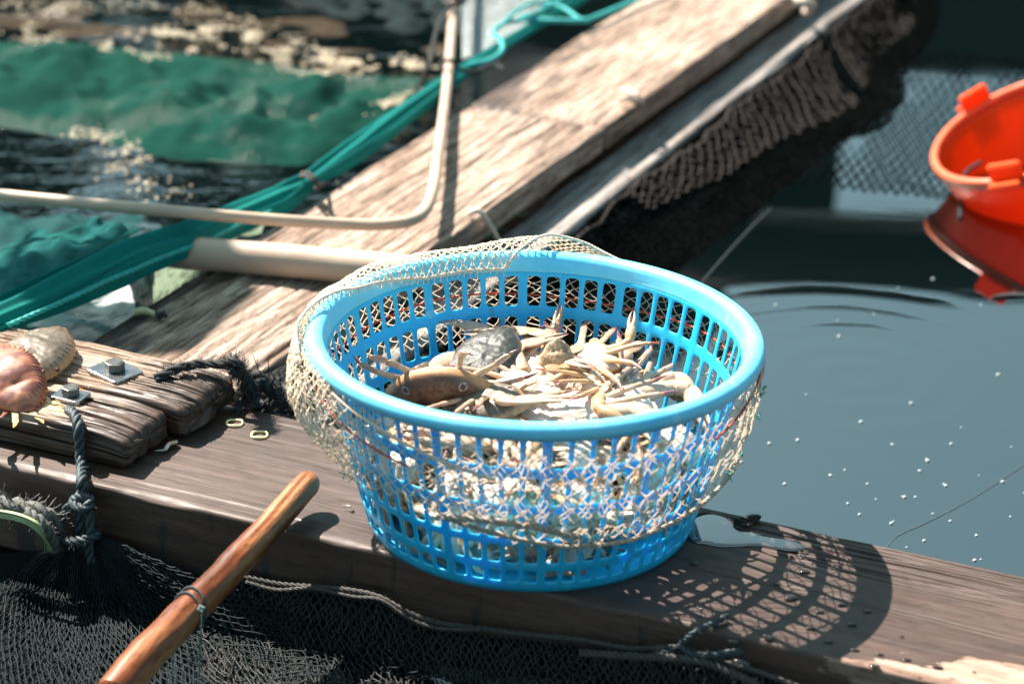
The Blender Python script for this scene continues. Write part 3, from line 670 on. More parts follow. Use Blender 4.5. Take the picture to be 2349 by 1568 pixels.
PAL = {   # upper dark, upper light, rim, stripe, belly, limb, tip, joint
 'grey':  [(.014, .018, .017), (.042, .047, .042), (.32, .18, .09), (.1, .1, .1), (.62, .56, .50), (.46, .38, .34), (.13, .07, .15), (.72, .38, .12)],
 'brown': [(.10, .045, .025), (.20, .10, .055), (.62, .32, .14), (.1, .1, .1), (.74, .65, .58), (.62, .46, .34), (.22, .07, .09), (.80, .36, .07)],
 'olive': [(.10, .08, .055), (.20, .165, .125), (.60, .34, .16), (.1, .1, .1), (.70, .58, .48), (.56, .36, .20), (.26, .09, .06), (.80, .42, .12)],
 'red':   [(.34, .12, .065), (.48, .22, .13), (.46, .13, .05), (.12, .025, .03), (.82, .70, .58), (.84, .60, .34), (.80, .42, .12), (.84, .45, .12)]}
def crab(name, label, M, scale, pal='brown', seed=0, curl=0.4, claw=1.0, spiny=0, group=None, legs=(1, 1), spread=1.0, zf=1.0, cz=0.0):
    g = random.Random(seed); p = PAL[pal]; root = thing(name, label, 'crab', (0, 0, 0), group)
    root.matrix_world = M @ Matrix.Scale(scale, 4)
    MB().add(*carapace(p, spiny, seed)).build('carapace', M_shell, root, col=True)
    MB().add(*underside(p, seed, spiny)).build('underside', M_white, root, col=True)
    J = p[7]; Lc, Tp = np.array(p[5]), np.array(p[6])
    for s_ in (-1, 1):
        if legs[0 if s_ < 0 else 1] == 0: continue
        for k in range(3):                   # walking legs
            curl_ = curl*(.5+.5*g.random()); y0 = .11-.085*k; a = (.30-.42*k)+g.uniform(-.18, .18)
            lift = g.uniform(-.2, .9)*curl; fold = g.uniform(.2, 1.4)*curl*spread
            st = (s_*.27, y0, -.055); d1 = (s_*math.cos(a), math.sin(a), lift*.9)
            d2 = (s_*math.cos(a)*math.cos(fold*.5), math.sin(a), lift-.5*fold-.1); d3 = (s_*math.cos(a)*math.cos(fold), math.sin(a)-.15, -.12-.45*fold+lift*.8)
            d1, d2, d3 = [(q[0], q[1], q[2]*zf) for q in (d1, d2, d3)]; P = bez([(d1, .24), (d1, .09), (d2, .17), (d3, .16)], st)
            v, f, c = limb(P, [.036, .031, .031, .026], [.026, .024, .022, .018], [Lc, Lc, Lc*.6+Tp*.4, Tp, J]); MB().add(v, f, c).build('leg', M_leg, root, col=True)
        a = -.95+g.uniform(-.25, .3); st = (s_*.20, -.15, -.05); z_ = g.uniform(-.1, .8)*curl*zf      # swimming paddle
        d1 = (s_*math.cos(a), math.sin(a), z_); a2 = a+.5*g.random(); d2 = (s_*math.cos(a2), math.sin(a2), z_*1.2+.1)
        P = bez([(d1, .15), (d1, .07), (d2, .11), (d2, .19)], st)
        v, f, c = limb(P, [.032, .032, .046, .056], [.028, .026, .018, .008], [Lc, Lc, Lc, Lc*.6+np.array(p[1])*.4, J], flat=1, n=12); MB().add(v, f, c).build('swimming_leg', M_leg, root, col=True)
        # claw
        a = .95+g.uniform(-.3, .25); b = a+g.uniform(.5, 1.3)*s_*0+g.uniform(.5, 1.2); st = np.array((s_*.24, .18, -.03)); zc = g.uniform(-.15, .35)*curl+cz
        d1 = (s_*math.cos(a-.5), math.sin(a-.5), zc); d2 = (s_*math.cos(a+.1), math.sin(a+.1), zc)
        hand = (s_*math.cos(b), math.sin(b), zc*.4-.1)
        P = bez([(d1, .24*claw), (d2, .10*claw), (hand, .22*claw)], st); h = np.array(hand)/np.linalg.norm(hand)
        perp = np.array([-h[1]*s_, h[0]*s_, 0]); perp /= np.linalg.norm(perp)
        cm = MB(); v, f, c = limb(P, [.050*claw, .052*claw, .074*claw], [.044*claw, .048*claw, .056*claw], [Lc, Lc, Lc*.9+np.array(p[1])*.1, J], flat=1, n=14, tail=.72); cm.add(v, f, c)
        gap = g.uniform(.1, .9)
        for q, off in enumerate((-.024, .024)):
            S_ = P[-1]-h*.035*claw+perp*off*claw; e = -1 if q == 0 else 1
            Q = [S_, S_+h*.08*claw+perp*e*(.004+.012*gap)*claw, S_+h*.16*claw+perp*e*(.000+.012*gap)*claw, S_+h*.245*claw-perp*e*(.016-.01*gap)*claw]
            Q, _ = resample(Q, 14); t = np.linspace(0, 1, 14); w_ = .027*claw*(1-t**1.3)**.8+.0025; vv, ff = tube(Q, w_, 8, True, w_*1.2)
            cc = np.repeat(np.array([Lc*(1-x**3)+Tp*x**3 for x in t]), 8, 0); cm.add(vv, ff, cc)
            T_ = Q[2:11]; segs(cm, T_, T_-perp*e*.030*claw*(1-t[2:11])[:, None]-perp*e*.004, .005*claw, 4, tuple(Lc))
        cm.build('claw', M_leg, root, col=True)
        em = MB(); v, f = tube(np.array([(s_*.07, .26, .03), (s_*.09, .30, .045), (s_*.10, .32, .055)]), [.014, .014, .020], 8); em.add(v, f, (.10, .05, .04)); em.build('eye', M_shell, root, col=True)
    return root
def pose(p, zdir, ydir):                     # crab with its back towards zdir and its face towards ydir
    z = Vector(zdir).normalized(); y = Vector(ydir); y = (y-z*y.dot(z)).normalized(); x = y.cross(z)
    return Matrix.Translation(p) @ Matrix((x, y, z)).transposed().to_4x4()
GR = 'crabs heaped in the blue basket'
def confine(root, zmax=.135):                           # shells and legs pressed against the inside of the basket, not through it
    mw0 = root.matrix_world
    for ch in root.children:
        if ch.data.users > 1: ch.data = ch.data.copy()
        mw = mw0 @ ch.matrix_parent_inverse @ ch.matrix_basis; n = len(ch.data.vertices); a = np.empty(n*3); ch.data.vertices.foreach_get('co', a); a = a.reshape(-1, 3)
        M = np.array(mw); w_ = a @ M[:3, :3].T + M[:3, 3]; r = np.hypot(w_[:, 0], w_[:, 1]); lim = RB+(RW-RB)*np.clip(w_[:, 2]/.175, 0, 1)**.85-.0045
        dz = np.maximum(w_[:, 2], .010); over = np.clip(r-lim*.94, 0, None); soft = np.where(r > lim*.94, lim*.94+lim*.06*(1-np.exp(-over/(lim*.06))), r)
        hi = w_[:, 2] > .2; soft = np.where(hi, np.minimum(r, .200), soft); k = soft/np.maximum(r, 1e-6); w_[:, 0] *= k; w_[:, 1] *= k; w_[:, 2] = np.where(w_[:, 2] < .014, .010+.004*np.exp((np.minimum(w_[:, 2], .014)-.014)/.02), w_[:, 2])
        zz = w_[:, 2]; w_[:, 2] = np.where(zz > zmax, zmax+.016*(1-np.exp(-(np.maximum(zz, zmax)-zmax)/.016)), zz)
        Mi = np.linalg.inv(M); a = w_ @ Mi[:3, :3].T + Mi[:3, 3]; ch.data.vertices.foreach_set('co', a.ravel()); ch.data.update()
    return root
# hero crabs on the heap: picture column, row, height, back direction, face direction, size, kind, label
HERO = [
 (1110, 846, .122, (-.12, -.34, .93), (-.75, .35, .1), .130, 'grey', .1, .7, 'dark grey green crab lying back up against the far wall of the blue basket'),
 (1010, 893, .118, (-.15, -.90, -.35), (.25, .3, -.9), .115, 'brown', .6, .9, 'crab on edge at the left with two ringed eyespots and legs raised'),
 (1335, 838, .120, (.5, .3, -.8), (.3, .7, .6), .100, 'olive', 1.0, .9, 'crab with raised legs and clear paddle nearest the far right basket wall'),
 (1180, 884, .108, (.2, .3, -.9), (-.9, .1, .1), .120, 'brown', .35, 1.4, 'belly up crab in the middle of the heap behind the big pale claw'),
 (1330, 884, .108, (-.1, .4, -.9), (-.95, .0, .1), .125, 'brown', .3, 1.5, 'belly up crab on the right of the heap with white claws pointing left'),
 (1230, 928, .106, (.1, .2, -.95), (-.9, -.2, .1), .125, 'brown', .3, 1.6, 'belly up crab at the near middle with a big pinkish white claw'),
 (1110, 925, .112, (-.3, -.3, .85), (-.4, -.8, .2), .105, 'olive', .2, 1.5, 'brownish crab facing the viewer at the near left of the heap with toothed claw'),
 (1380, 915, .104, (-.1, .3, -.9), (.6, -.5, .0), .125, 'brown', .35, 1.4, 'belly up crab at the right of the heap with purple tipped legs'),
 (1300, 945, .104, (.15, .1, -.95), (.2, -.9, .1), .125, 'brown', .25, 1.4, 'belly up white crab nearest the near rim of the basket'),
 (1245, 868, .112, (.1, .45, -.85), (-.7, -.7, .1), .105, 'brown', .5, 1.7, 'small belly up crab with a very big smooth white claw at the heap centre'),
 (1400, 878, .112, (-.35, .1, -.9), (.7, -.65, .1), .100, 'olive', .5, 1.5, 'small tan crab with raised orange joints between the white ones at right'),
 (1120, 905, .108, (.2, -.2, -.95), (.9, -.3, .1), .110, 'brown', .4, 1.5, 'belly up crab with cream claw lying between the dark crab and the near rim'),
 (1215, 905, .112, (-.2, .3, -.9), (.6, .8, .1), .100, 'brown', .7, 1.4, 'small belly up crab with one claw pointing at the far wall, heap centre'),
 (1450, 950, .100, (-.3, .2, -.9), (.9, .1, .1), .115, 'brown', .5, 1.2, 'belly up crab at the right edge of the heap with folded orange legs'),
]
for k, (px, py, z, zd, yd, s_, pal, curl, cl, lab) in enumerate(HERO):
    confine(crab('crab', lab, pose(at(px, py, z), zd, yd), s_, pal, 100+k, curl, cl, group=GR, legs=(1, 0) if k == 0 else (1, 1), zf=-.35 if zd[2] < -.7 else .8, cz=-.22 if zd[2] < -.7 else 0), {0: .150, 1: .160, 2: .180}.get(k, .128))
# the rest of the heap, seen through the slots
variants = {}
def copy_tree(o, M, label, group):
    c = o.copy(); C.objects.link(c); c.matrix_world = M; c['label'] = label; c['group'] = group
    for ch in o.children:
        d = ch.copy(); C.objects.link(d); d.parent = c; d.matrix_parent_inverse = ch.matrix_parent_inverse.copy()
    return c
LOWL = 'crab buried in the lower heap, seen only in pieces through the blue basket slots'
protos = []
for k, pal in enumerate(('brown', 'olive', 'brown', 'grey')):
    a = k*1.57+.6; M = pose(Vector((.10*math.cos(a), .10*math.sin(a), .030)), (rng.uniform(-.5, .5), rng.uniform(-.5, .5), -1 if k % 2 else 1), (math.cos(a+1.6), math.sin(a+1.6), .1))
    protos.append(crab('crab', LOWL, M, .115, pal, 200+k, .5, 1.0, group=GR+', lower layers'))
for k in range(30):
    lay = k//10; a = (k % 10)*.628+lay*.3+rng.uniform(-.15, .15); r = .128+lay*.013+rng.uniform(-.01, .004)
    z = .028+lay*.032+rng.uniform(-.006, .006)
    if lay == 2 and math.sin(a) > .25: continue
    if k % 10 in (3, 8) and lay: r *= .45
    out = Vector((math.cos(a), math.sin(a), 0)); zd = -out+Vector((rng.uniform(-.5, .5), rng.uniform(-.5, .5), rng.uniform(-.9, .3)))
    yd = out.cross(Vector((0, 0, 1)))*rng.choice((-1, 1))+out*rng.uniform(-.4, .4)
    s_ = rng.uniform(.095, .115)
    M = pose(out*r*(1-.02)+Vector((0, 0, z)), zd, yd) @ Matrix.Scale(s_, 4)
    confine(copy_tree(protos[k % 4], M, LOWL, GR+', lower layers'), .088)
for q in protos: confine(q, .088)
# two crabs and bolts on the blocks
def settle(root, lo, hi):                    # lay a crab flat on the wood
    for ch in root.children:
        M = np.array(root.matrix_world @ ch.matrix_parent_inverse @ ch.matrix_basis); n = len(ch.data.vertices); a = np.empty(n*3); ch.data.vertices.foreach_get('co', a); w_ = a.reshape(-1, 3) @ M[:3, :3].T + M[:3, 3]
        z = np.maximum(w_[:, 2], lo+.003*np.exp((np.minimum(w_[:, 2], lo)-lo)/.01)-.003); w_[:, 2] = np.where(z > hi, hi+.006*(1-np.exp(-(np.maximum(z, hi)-hi)/.006)), z)
        Mi = np.linalg.inv(M); ch.data.vertices.foreach_set('co', (w_ @ Mi[:3, :3].T + Mi[:3, 3]).ravel()); ch.data.update()
settle(crab('crab', 'reddish brown spiny crab with dark stripes and yellow leg on the nearer block', pose(at(20, 872, BZ+.016), (.05, -.50, .86), (.75, .55, .0)), .118, 'red', 301, .5, .7, spiny=.022, legs=(0, 1), group='crabs lying on the blocks'), BZ, BZ+.036)
settle(crab('crab', 'smooth grey brown spotted crab lying behind the spiny one on the farther block', pose(at(70, 828, BZ+.008), (.0, -.14, .98), (.92, -.36, .0)), .140, 'olive', 302, .0, .95, zf=.4, legs=(0, 1), group='crabs lying on the blocks'), BZ, BZ+.030)
# ---------------------------------------------------------------- more things on and round the raft
def vpl(px, py, Yp):                         # point on the upright plane BY = Yp
    d = ray(px, py); return CAM_P + d*((Yp-CAM_P.dot(BY))/d.dot(BY))
def pxs(L): return [tuple(at(*q)) for q in L]
def solo(mb, name, mat, label, cat, group=None, kind=None, smooth=True, col=False):
    V = np.concatenate(mb.v); o = mb.build(name, mat, None, smooth, col, origin=(V.min(0)+V.max(0))/2*np.array((1, 1, 0))+np.array((0, 0, V[:, 2].min())))
    return tag(o, label, cat, group, kind)
def sheet(mbx, fn, nu, nv, su=1.0, sv=1.0):  # fn(u, v arrays) -> points; returns uv later
    U, V = np.meshgrid(np.linspace(0, 1, nu), np.linspace(0, 1, nv), indexing='ij'); P = fn(U.ravel(), V.ravel())
    mbx.add(P, grid_faces(nu, nv)); return np.stack([U.ravel()*su, V.ravel()*sv], 1)
def uvset(o, uv):
    me = o.data; l = me.uv_layers.new(name='UVMap'); idx = np.empty(len(me.loops), int); me.loops.foreach_get('vertex_index', idx); l.data.foreach_set('uv', uv[idx].ravel())
def atv(px, py, z):                          # vectorised at()
    px, py, z = np.broadcast_arrays(px, py, z); f = np.array(fw); r = np.array(rt); u_ = np.array(up)
    d = f+r*((px-1174.5)/FPX)[..., None]-u_*((py-784)/FPX)[..., None]; c = np.array(CAM_P); return c+d*((z-c[2])/d[..., 2])[..., None]
def facev(px, py, off):
    f = np.array(fw); r = np.array(rt); u_ = np.array(up); n = np.array(BY); c = np.array(CAM_P); px, py, off = np.broadcast_arrays(px, py, off)
    d = f+r*((px-1174.5)/FPX)[..., None]-u_*((py-784)/FPX)[..., None]; return c+d*(((FRONT-off)-c.dot(n))/(d@n))[..., None]

# --- pipes on the walkway
M_pvc = plain('weathered_pvc', (.50, .385, .30), .45, .16, 14, .15)
m_ = MB(); P, _ = resample(pxs([(-160, 428, .080), (0, 447, .080), (300, 476, .079), (600, 502, .055), (800, 514, .040), (890, 514, .040), (945, 505, .039), (978, 478, .036), (994, 430, .033), (1003, 370, .030), (1024, 210, .022), (1034, 100, .020), (1041, 0, .020), (1050, -140, .020)]), 160)
v, f = tube(P, .0080, 20); m_.add(v, f); pipe = solo(m_, 'bent_pipe', M_pvc, 'thin cream bent pipe lying across the walkway with a rounded elbow', 'pipe')
m_ = MB(); P, _ = resample(pxs([(392, 575, .0222), (430, 580, .0225), (640, 596, .023), (900, 620, .0235), (1010, 633, .024)]), 90)
tt = np.linspace(0, 1, 90); v, f = tube(P, .0215+.0012*np.sin(tt*19)*.3, 28); m_.add(v, f)
solo(m_, 'bamboo_pole', plain('pale_pole', (.46, .35, .27), .5, .2, 9, .25), 'thick pale pole on the walkway, half shaded, running behind the basket', 'pole')

# --- teal net bundle along the left edge of the walkway
M_teal = cloth('teal_netting', (.005, .31, .29), .0050, .35)
M_tealdk = cloth('dark_teal_netting', (.003, .09, .095), .0040, .30, hole=.28)
CL = np.array([(-90, 752, .05), (40, 698, .052), (160, 640, .056), (290, 576, .056), (420, 532, .044), (520, 494, .028), (620, 454, .024), (705, 408, .022), (800, 343, .018), (900, 272, .014), (1000, 200, .012), (1090, 140, .012), (1200, 70, .012), (1310, 5, .012), (1430, -70, .012)])
WD = np.array([.030, .032, .034, .034, .030, .028, .027, .017, .023, .022, .018, .013, .012, .012, .012])
def bundle(u, v):
    k = u*(len(CL)-1); c = np.stack([np.interp(k, np.arange(len(CL)), CL[:, q]) for q in range(3)], -1); wd = np.interp(k, np.arange(len(CL)), WD)
    P = atv(c[:, 0], c[:, 1], c[:, 2]); e = atv(c[:, 0]+9, c[:, 1]-5.6, c[:, 2]); T = e-P; T /= np.linalg.norm(T, axis=1)[:, None]
    S = np.cross(T, (0, 0, 1.0)); a = (v*2-1); fold = wd*.16*np.sin(a*9+1.7*fbm(u*7, v*0+2, 0, 70, 2)+u*3)+wd*.10*np.sin(a*21+u*9)
    ph = a*math.pi*.62; return P+S*(np.sin(ph)*wd)[:, None]+np.array([0, 0, 1.0])*((np.cos(ph)-.6)*wd*.55+fold)[:, None]
m_ = MB(); uv = sheet(m_, bundle, 260, 70, 2.0, .16); V = np.concatenate(m_.v)
o = m_.build('netting_bundle', M_teal); uvset(o, uv)
tag(o, 'gathered teal green netting bundle lying along the left edge of the walkway', 'netting')
m_ = MB(); rope(m_, [tuple(bundle(np.array([t]), np.array([.93]))[0]+np.array([0, 0, .004])) for t in np.linspace(.03, .40, 24)], .0035, pitch=.03, fuzz=10)
m_.build('edge_rope', plain('teal_rope', (.02, .36, .34), .6, .2, 60, .3), o)
def quad(c4, wave=.006, sd=1, sg=0.0):
    c4 = np.array(c4, float)
    def fn(u, v):
        a = c4[0]*((1-u)*(1-v))[:, None]+c4[1]*(u*(1-v))[:, None]+c4[2]*(u*v)[:, None]+c4[3]*((1-u)*v)[:, None]
        P = atv(a[:, 0], a[:, 1], a[:, 2]); P[:, 2] += wave*fbm(u*5, v*5, 0, sd, 3)-sg*np.sin(u*math.pi)*np.sin(v*math.pi); return P
    return fn
def panel(name, c4, mat, label, wave=.008, sd=1, su=.4, sv=.3, cat='netting', group=None):
    m_ = MB(); uv = sheet(m_, quad(c4, wave, sd), 70, 50, su, sv); o = m_.build(name, mat); uvset(o, uv); return tag(o, label, cat, group)
panel('netting_cloth', [(-120, 478, -.09), (330, 505, -.06), (260, 600, -.05), (-120, 730, -.06)], M_tealdk, 'dark see through teal netting spread at the left edge under the thin pipe', .012, 5)
panel('netting_cloth', [(285, 588, .0), (356, 590, -.01), (350, 700, -.05), (325, 752, -.06)], M_tealdk, 'narrow dark teal netting strip hanging between the two pale grid nets', .01, 6, .1, .2)
M_white = plain('pale_twine', (.62, .70, .72), .5, .1, 60, 0)
m_ = MB(); net(m_, quad([(30, 722, -.055), (330, 610, -.05), (352, 720, -.06), (180, 800, -.07)], .004, 3), 38, 22, .00085, 0, square=True, jit=.06)  # pale twine colour stands for sky mirrored along the mesh
gw = solo(m_, 'grid_net', M_white, 'fine square mesh net painted pale with mirrored sky beside the walkway, behind the timber blocks', 'net')
panel('netting_cloth', [(30, 722, -.075), (330, 610, -.07), (362, 720, -.08), (150, 810, -.09)], cloth('grey_green_netting', (.012, .085, .085), .006, .2), 'grey green cloth netting lying under the pale square mesh net', .006, 8, .3, .2)
M_pg = cloth('pale_green_netting', (.24, .32, .22), .005, .3, hole=.2)
panel('netting_cloth', [(345, 590, -.05), (480, 600, -.03), (470, 625, -.03), (345, 715, -.06)], M_pg, 'pale yellow green netting patch under the thick pole beside the plank', .005, 9, .12, .12)
panel('netting_cloth', [(430, 520, -.05), (620, 470, -.02), (600, 540, -.03), (470, 560, -.05)], M_pg, 'pale netting patch showing between the bent pipe and the thick pole', .005, 10, .15, .1)

panel('netting_cloth', [(-120, 600, .0), (218, 498, .040), (330, 530, .045), (40, 720, .030)], cloth('mid_teal_netting', (.004, .17, .165), .0060, .35, hole=.30), 'lighter teal netting spread flat just above the gathered bundle, left edge', .010, 21)
# --- green sheet of netting billowing at the surface of the pen
M_green = cloth('green_netting', (.0005, .088, .064), .010, .45, rough=.9, film=.55)
def pen(top, botm, hmax, sd):
    top = np.array(top, float); botm = np.array(botm, float)
    def fn(u, v):
        x = -160+u*1200 if sd != 2 else 560+u*640
        yt = np.interp(x, top[:, 0], top[:, 1]); yb = np.interp(x, botm[:, 0], botm[:, 1]); y = yt+(yb-yt)*v
        h = WATER-.012+hmax*np.sin(np.clip(v, 0, 1)*math.pi)**.6+.034*fbm(x/170+y/120, y/75-x/400, 0, 80+sd, 3)*np.sin(np.clip(v, 0, 1)*math.pi)
        P = atv(x, y, WATER+0*x); P[:, 2] = h; return P
    return fn
m_ = MB(); uv = sheet(m_, pen([(-160, 80), (300, 105), (650, 140), (1040, 205)], [(-160, 270), (150, 325), (400, 372), (690, 392), (800, 345), (1040, 215)], .045, 1), 180, 110, 1.3, .8)
o = m_.build('netting_sheet', M_green); uvset(o, uv); tag(o, 'broad wet green netting sheet billowing at the water surface, upper left', 'netting')
m_ = MB(); uv = sheet(m_, pen([(560, -60), (1200, -60)], [(560, -40), (760, 45), (1000, 100), (1200, 60)], .03, 2), 90, 50, .8, .4)
o = m_.build('netting_sheet', cloth('deep_green_netting', (.001, .018, .020), .008, .3, rough=.75)); uvset(o, uv); tag(o, 'darker green netting sheet in the water at the top, behind the upright pipe', 'netting')
m_ = MB(); net(m_, quad([(1062, -60, -.05), (1290, -60, -.05), (1180, 95, -.05), (1062, 140, -.05)], .004, 13), 30, 28, .0007, 0, square=True)
solo(m_, 'grid_net', M_white, 'pale fine mesh net at the top between the pipe and the teal rope', 'net')
m_ = MB()
def shoal(u, v):
    x = -160+u*1190; yt = np.interp(x, [-160, 300, 700, 1040], [-40, -20, 40, 110]); yb = np.interp(x, [-160, 300, 650, 1040], [70, 112, 150, 205]); P = atv(x, yt+(yb-yt)*v, WATER+0*x)
    P[:, 2] = WATER-.003+.012*fbm(x/150, (yt+(yb-yt)*v)/26, 0, 231, 4); return P
uv = sheet(m_, shoal, 200, 90, 1.3, .5); o = m_.build('netting_sheet', cloth('golden_brown_netting', (.045, .030, .014), .010, .2, rough=.8, film=1)); uvset(o, uv); tag(o, 'wet golden brown netting awash just beyond the green sheet, top left', 'netting')
# pale beads that stand in for sun glints along the billows
FO = [([(60, 60), (95, 90), (110, 140)], 16, 400), ([(230, 118), (330, 85), (450, 70), (560, 78), (680, 110), (770, 140), (860, 150), (980, 150)], 11, 4200), ([(300, 130), (420, 120), (520, 100)], 11, 500), ([(560, 100), (700, 160), (800, 175)], 11, 600),
      ([(870, 250), (930, 225), (1000, 195)], 8, 500), ([(690, 285), (750, 270), (860, 262)], 6, 150), ([(170, 300), (260, 330), (320, 365)], 14, 420), ([(240, 370), (310, 430), (400, 440)], 14, 300), ([(0, 8), (150, 14), (330, 2), (480, 20)], 14, 650), ([(380, 20), (520, 45), (620, 70)], 12, 300)]
m_ = MB(); pts = []; rr = []
for path, sp, n in FO:
    path = np.array(path, float)
    for k in range(n):
        t = rng.random()*(len(path)-1); i = int(t); q = path[i]*(1-t+i)+path[i+1]*(t-i); cl = rng.random()
        x = q[0]+rng.gauss(0, sp*1.7); y = q[1]+rng.gauss(0, sp*.75)
        if float(fbm(x/34, y/13, 0, 401, 3)) < -.06 or rng.random() < .12: continue
        pts.append(tuple(at(x, y, WATER+rng.uniform(0, .035)*(1 if n > 150 else .4)))); rr.append(rng.uniform(.0009, .0036))
pts = np.array(pts); rr = np.array(rr)[:, None, None]
oc = np.array([(1, 0, 0), (-1, 0, 0), (0, 1, 0), (0, -1, 0), (0, 0, .4), (0, 0, -.4), (.7, .7, 0), (-.7, .7, 0), (.7, -.7, 0), (-.7, -.7, 0)], float)
F8 = [(0, 6, 4), (6, 2, 4), (2, 7, 4), (7, 1, 4), (1, 9, 4), (9, 3, 4), (3, 8, 4), (8, 0, 4), (6, 0, 5), (2, 6, 5), (7, 2, 5), (1, 7, 5), (9, 1, 5), (3, 9, 5), (8, 3, 5), (0, 8, 5)]
m_.add((pts[:, None]+oc[None]*rr).reshape(-1, 3), [tuple(q+10*i for q in t) for i in range(len(pts)) for t in F8])
tag(m_.build('sunglints', plain('sunglint_pale', (1.0, .80, .60), .25, .1, 50, 0)), 'bands of pale beads standing in for sun glints along the billows of the green netting', 'sunglints', kind='stuff')

# --- ties, ropes, hooks on the walkway
M_black = plain('black_rope', (.022, .026, .028), .75, .4, 200, .5)
M_dkrope = plain('dark_blue_rope', (.025, .045, .055), .6, .35, 200, .5)
M_trope = plain('bright_teal_rope', (.03, .42, .42), .6, .2, 60, .4)
m_ = MB(); rope(m_, pxs([(692, 398, .034), (706, 396, .046), (722, 408, .046), (728, 425, .032), (745, 420, .010), (765, 412, .008), (778, 424, .006)]), .0030, fuzz=40)
rope(m_, pxs([(690, 404, .030), (704, 404, .048), (720, 416, .047), (730, 432, .028), (716, 432, .01)]), .0028, fuzz=20)
solo(m_, 'rope_tie', M_black, 'black cord tied tightly round the teal netting bundle on the plank edge', 'rope', 'black ties on the walkway')
m_ = MB(); rope(m_, pxs([(1006, 150, .030), (1022, 140, .044), (1042, 142, .040), (1052, 158, .026), (1090, 165, .014), (1130, 150, .012), (1158, 160, .010)]), .0035, fuzz=20)
rope(m_, pxs([(1046, 4, .04), (1010, 50, .03), (990, 120, .02), (985, 150, .03), (960, 200, -.02), (945, 225, -.06)]), .0035, fuzz=20)
rope(m_, pxs([(1022, -10, .036), (1040, -6, .046), (1068, 2, .036), (1040, 8, .044), (1018, 4, .034)]), .005, fuzz=20)
solo(m_, 'rope_tie', M_black, 'loose black cord lashed round the upright part of the cream pipe', 'rope', 'black ties on the walkway')
m_ = MB(); rope(m_, pxs([(1072, 150, .018), (1120, 140, .016), (1152, 118, .020), (1150, 92, .022), (1132, 78, .020), (1150, 58, .020), (1205, 46, .020), (1290, 48, .020), (1345, 46, .018), (1420, 18, .016), (1530, -30, .016)]), .0048, fuzz=20)
rope(m_, pxs([(1150, 60, .026), (1185, 26, .030), (1235, 6, .030), (1290, 18, .028), (1330, 44, .026), (1350, 50, .020)]), .0040, fuzz=10)
rope(m_, pxs([(1190, 40, .022), (1230, 30, .030), (1280, 2, .030), (1340, -30, .026)]), .0040, fuzz=10)
solo(m_, 'teal_rope', M_trope, 'bright teal rope curling loosely over the far plank edge', 'rope')
m_ = MB(); P, _ = resample(pxs([(1074, 492, .004), (1082, 486, .012), (1096, 483, .014), (1110, 494, .006), (1125, 518, -.012), (1146, 556, -.05)]), 40); v, f = tube(P, .0034, 12); m_.add(v, f)
solo(m_, 'metal_hook', plain('cream_wire', (.75, .66, .55), .4, .1, 30, .1), 'cream bent wire hook over the right edge of the near plank', 'hook')
m_ = MB(); rope(m_, pxs([(1432, 206, .012), (1452, 212, .018), (1466, 228, .008), (1470, 250, -.02), (1464, 275, -.04)]), .0045, fuzz=30); rope(m_, pxs([(1420, 232, .012), (1440, 222, .018), (1462, 232, .010)]), .0035, fuzz=20)
solo(m_, 'lashing', M_cord, 'pale rope lashing knotted over the right edge of the walkway', 'rope', 'pale lashings on the right plank edge')
m_ = MB(); rope(m_, pxs([(1822, -14, .02), (1840, 4, .028), (1860, 14, .01), (1850, 28, -.03)]), .009, fuzz=30)
solo(m_, 'lashing', M_cord, 'thick pale rope lashing on the plank edge at the very top of the picture', 'rope', 'pale lashings on the right plank edge')
m_ = MB(); P, _ = resample(pxs([(306, 718, .006), (325, 712, .009), (345, 716, .008), (362, 722, .007)]), 20); v, f = tube(P, [.002]+[.0048]*10+[.0035]*9, 10); m_.add(v, f)
yk = solo(m_, 'cord_end', plain('straw_yellow', (.50, .52, .30), .6, .3, 120, .3), 'short yellow green cord end on the near corner of the walkway plank', 'cord')
m_ = MB(); rope(m_, pxs([(356, 718, .006), (368, 723, .008), (378, 722, .006)]), .005, fuzz=30); m_.build('black_knot', M_black, yk).matrix_parent_inverse = Matrix.Translation(-yk.location)

# --- frayed black rope over the end of the farther block
m_ = MB()
rope(m_, pxs([(356, 868, BZ+.003), (378, 858, BZ+.006), (410, 844, BZ+.009), (460, 834, BZ+.010), (510, 836, BZ+.012), (545, 842, BZ+.012), (566, 862, BZ-.01), (580, 896, .016), (590, 930, .008)]), .0058, pitch=.05, fuzz=300)
rope(m_, pxs([(528, 822, BZ+.024), (540, 840, BZ+.014), (556, 858, BZ-.0), (566, 880, .03), (560, 905, .012)]), .0075, pitch=.05, fuzz=420)
rope(m_, pxs([(512, 832, BZ+.020), (530, 828, BZ+.026), (552, 838, BZ+.020), (548, 856, BZ+.010), (526, 848, BZ+.018)]), .0050, fuzz=400)
rope(m_, pxs([(560, 900, .012), (552, 925, .006), (545, 942, .004)]), .0050, fuzz=200)
solo(m_, 'frayed_rope', M_black, 'thick frayed black rope laid over the end of the farther timber block', 'rope', 'black ropes at the block end')
m_ = MB(); rope(m_, pxs([(580, 868, .030), (610, 880, .020), (640, 896, .012), (680, 915, .008), (740, 930, .006)]), .0125, pitch=.055, fuzz=260)
rope(m_, pxs([(600, 915, -.02), (640, 925, -.03), (690, 935, -.04)]), .012, pitch=.055, fuzz=120)
solo(m_, 'twisted_rope', M_black, 'thick twisted black rope between the timber block and the basket', 'rope', 'black ropes at the block end')

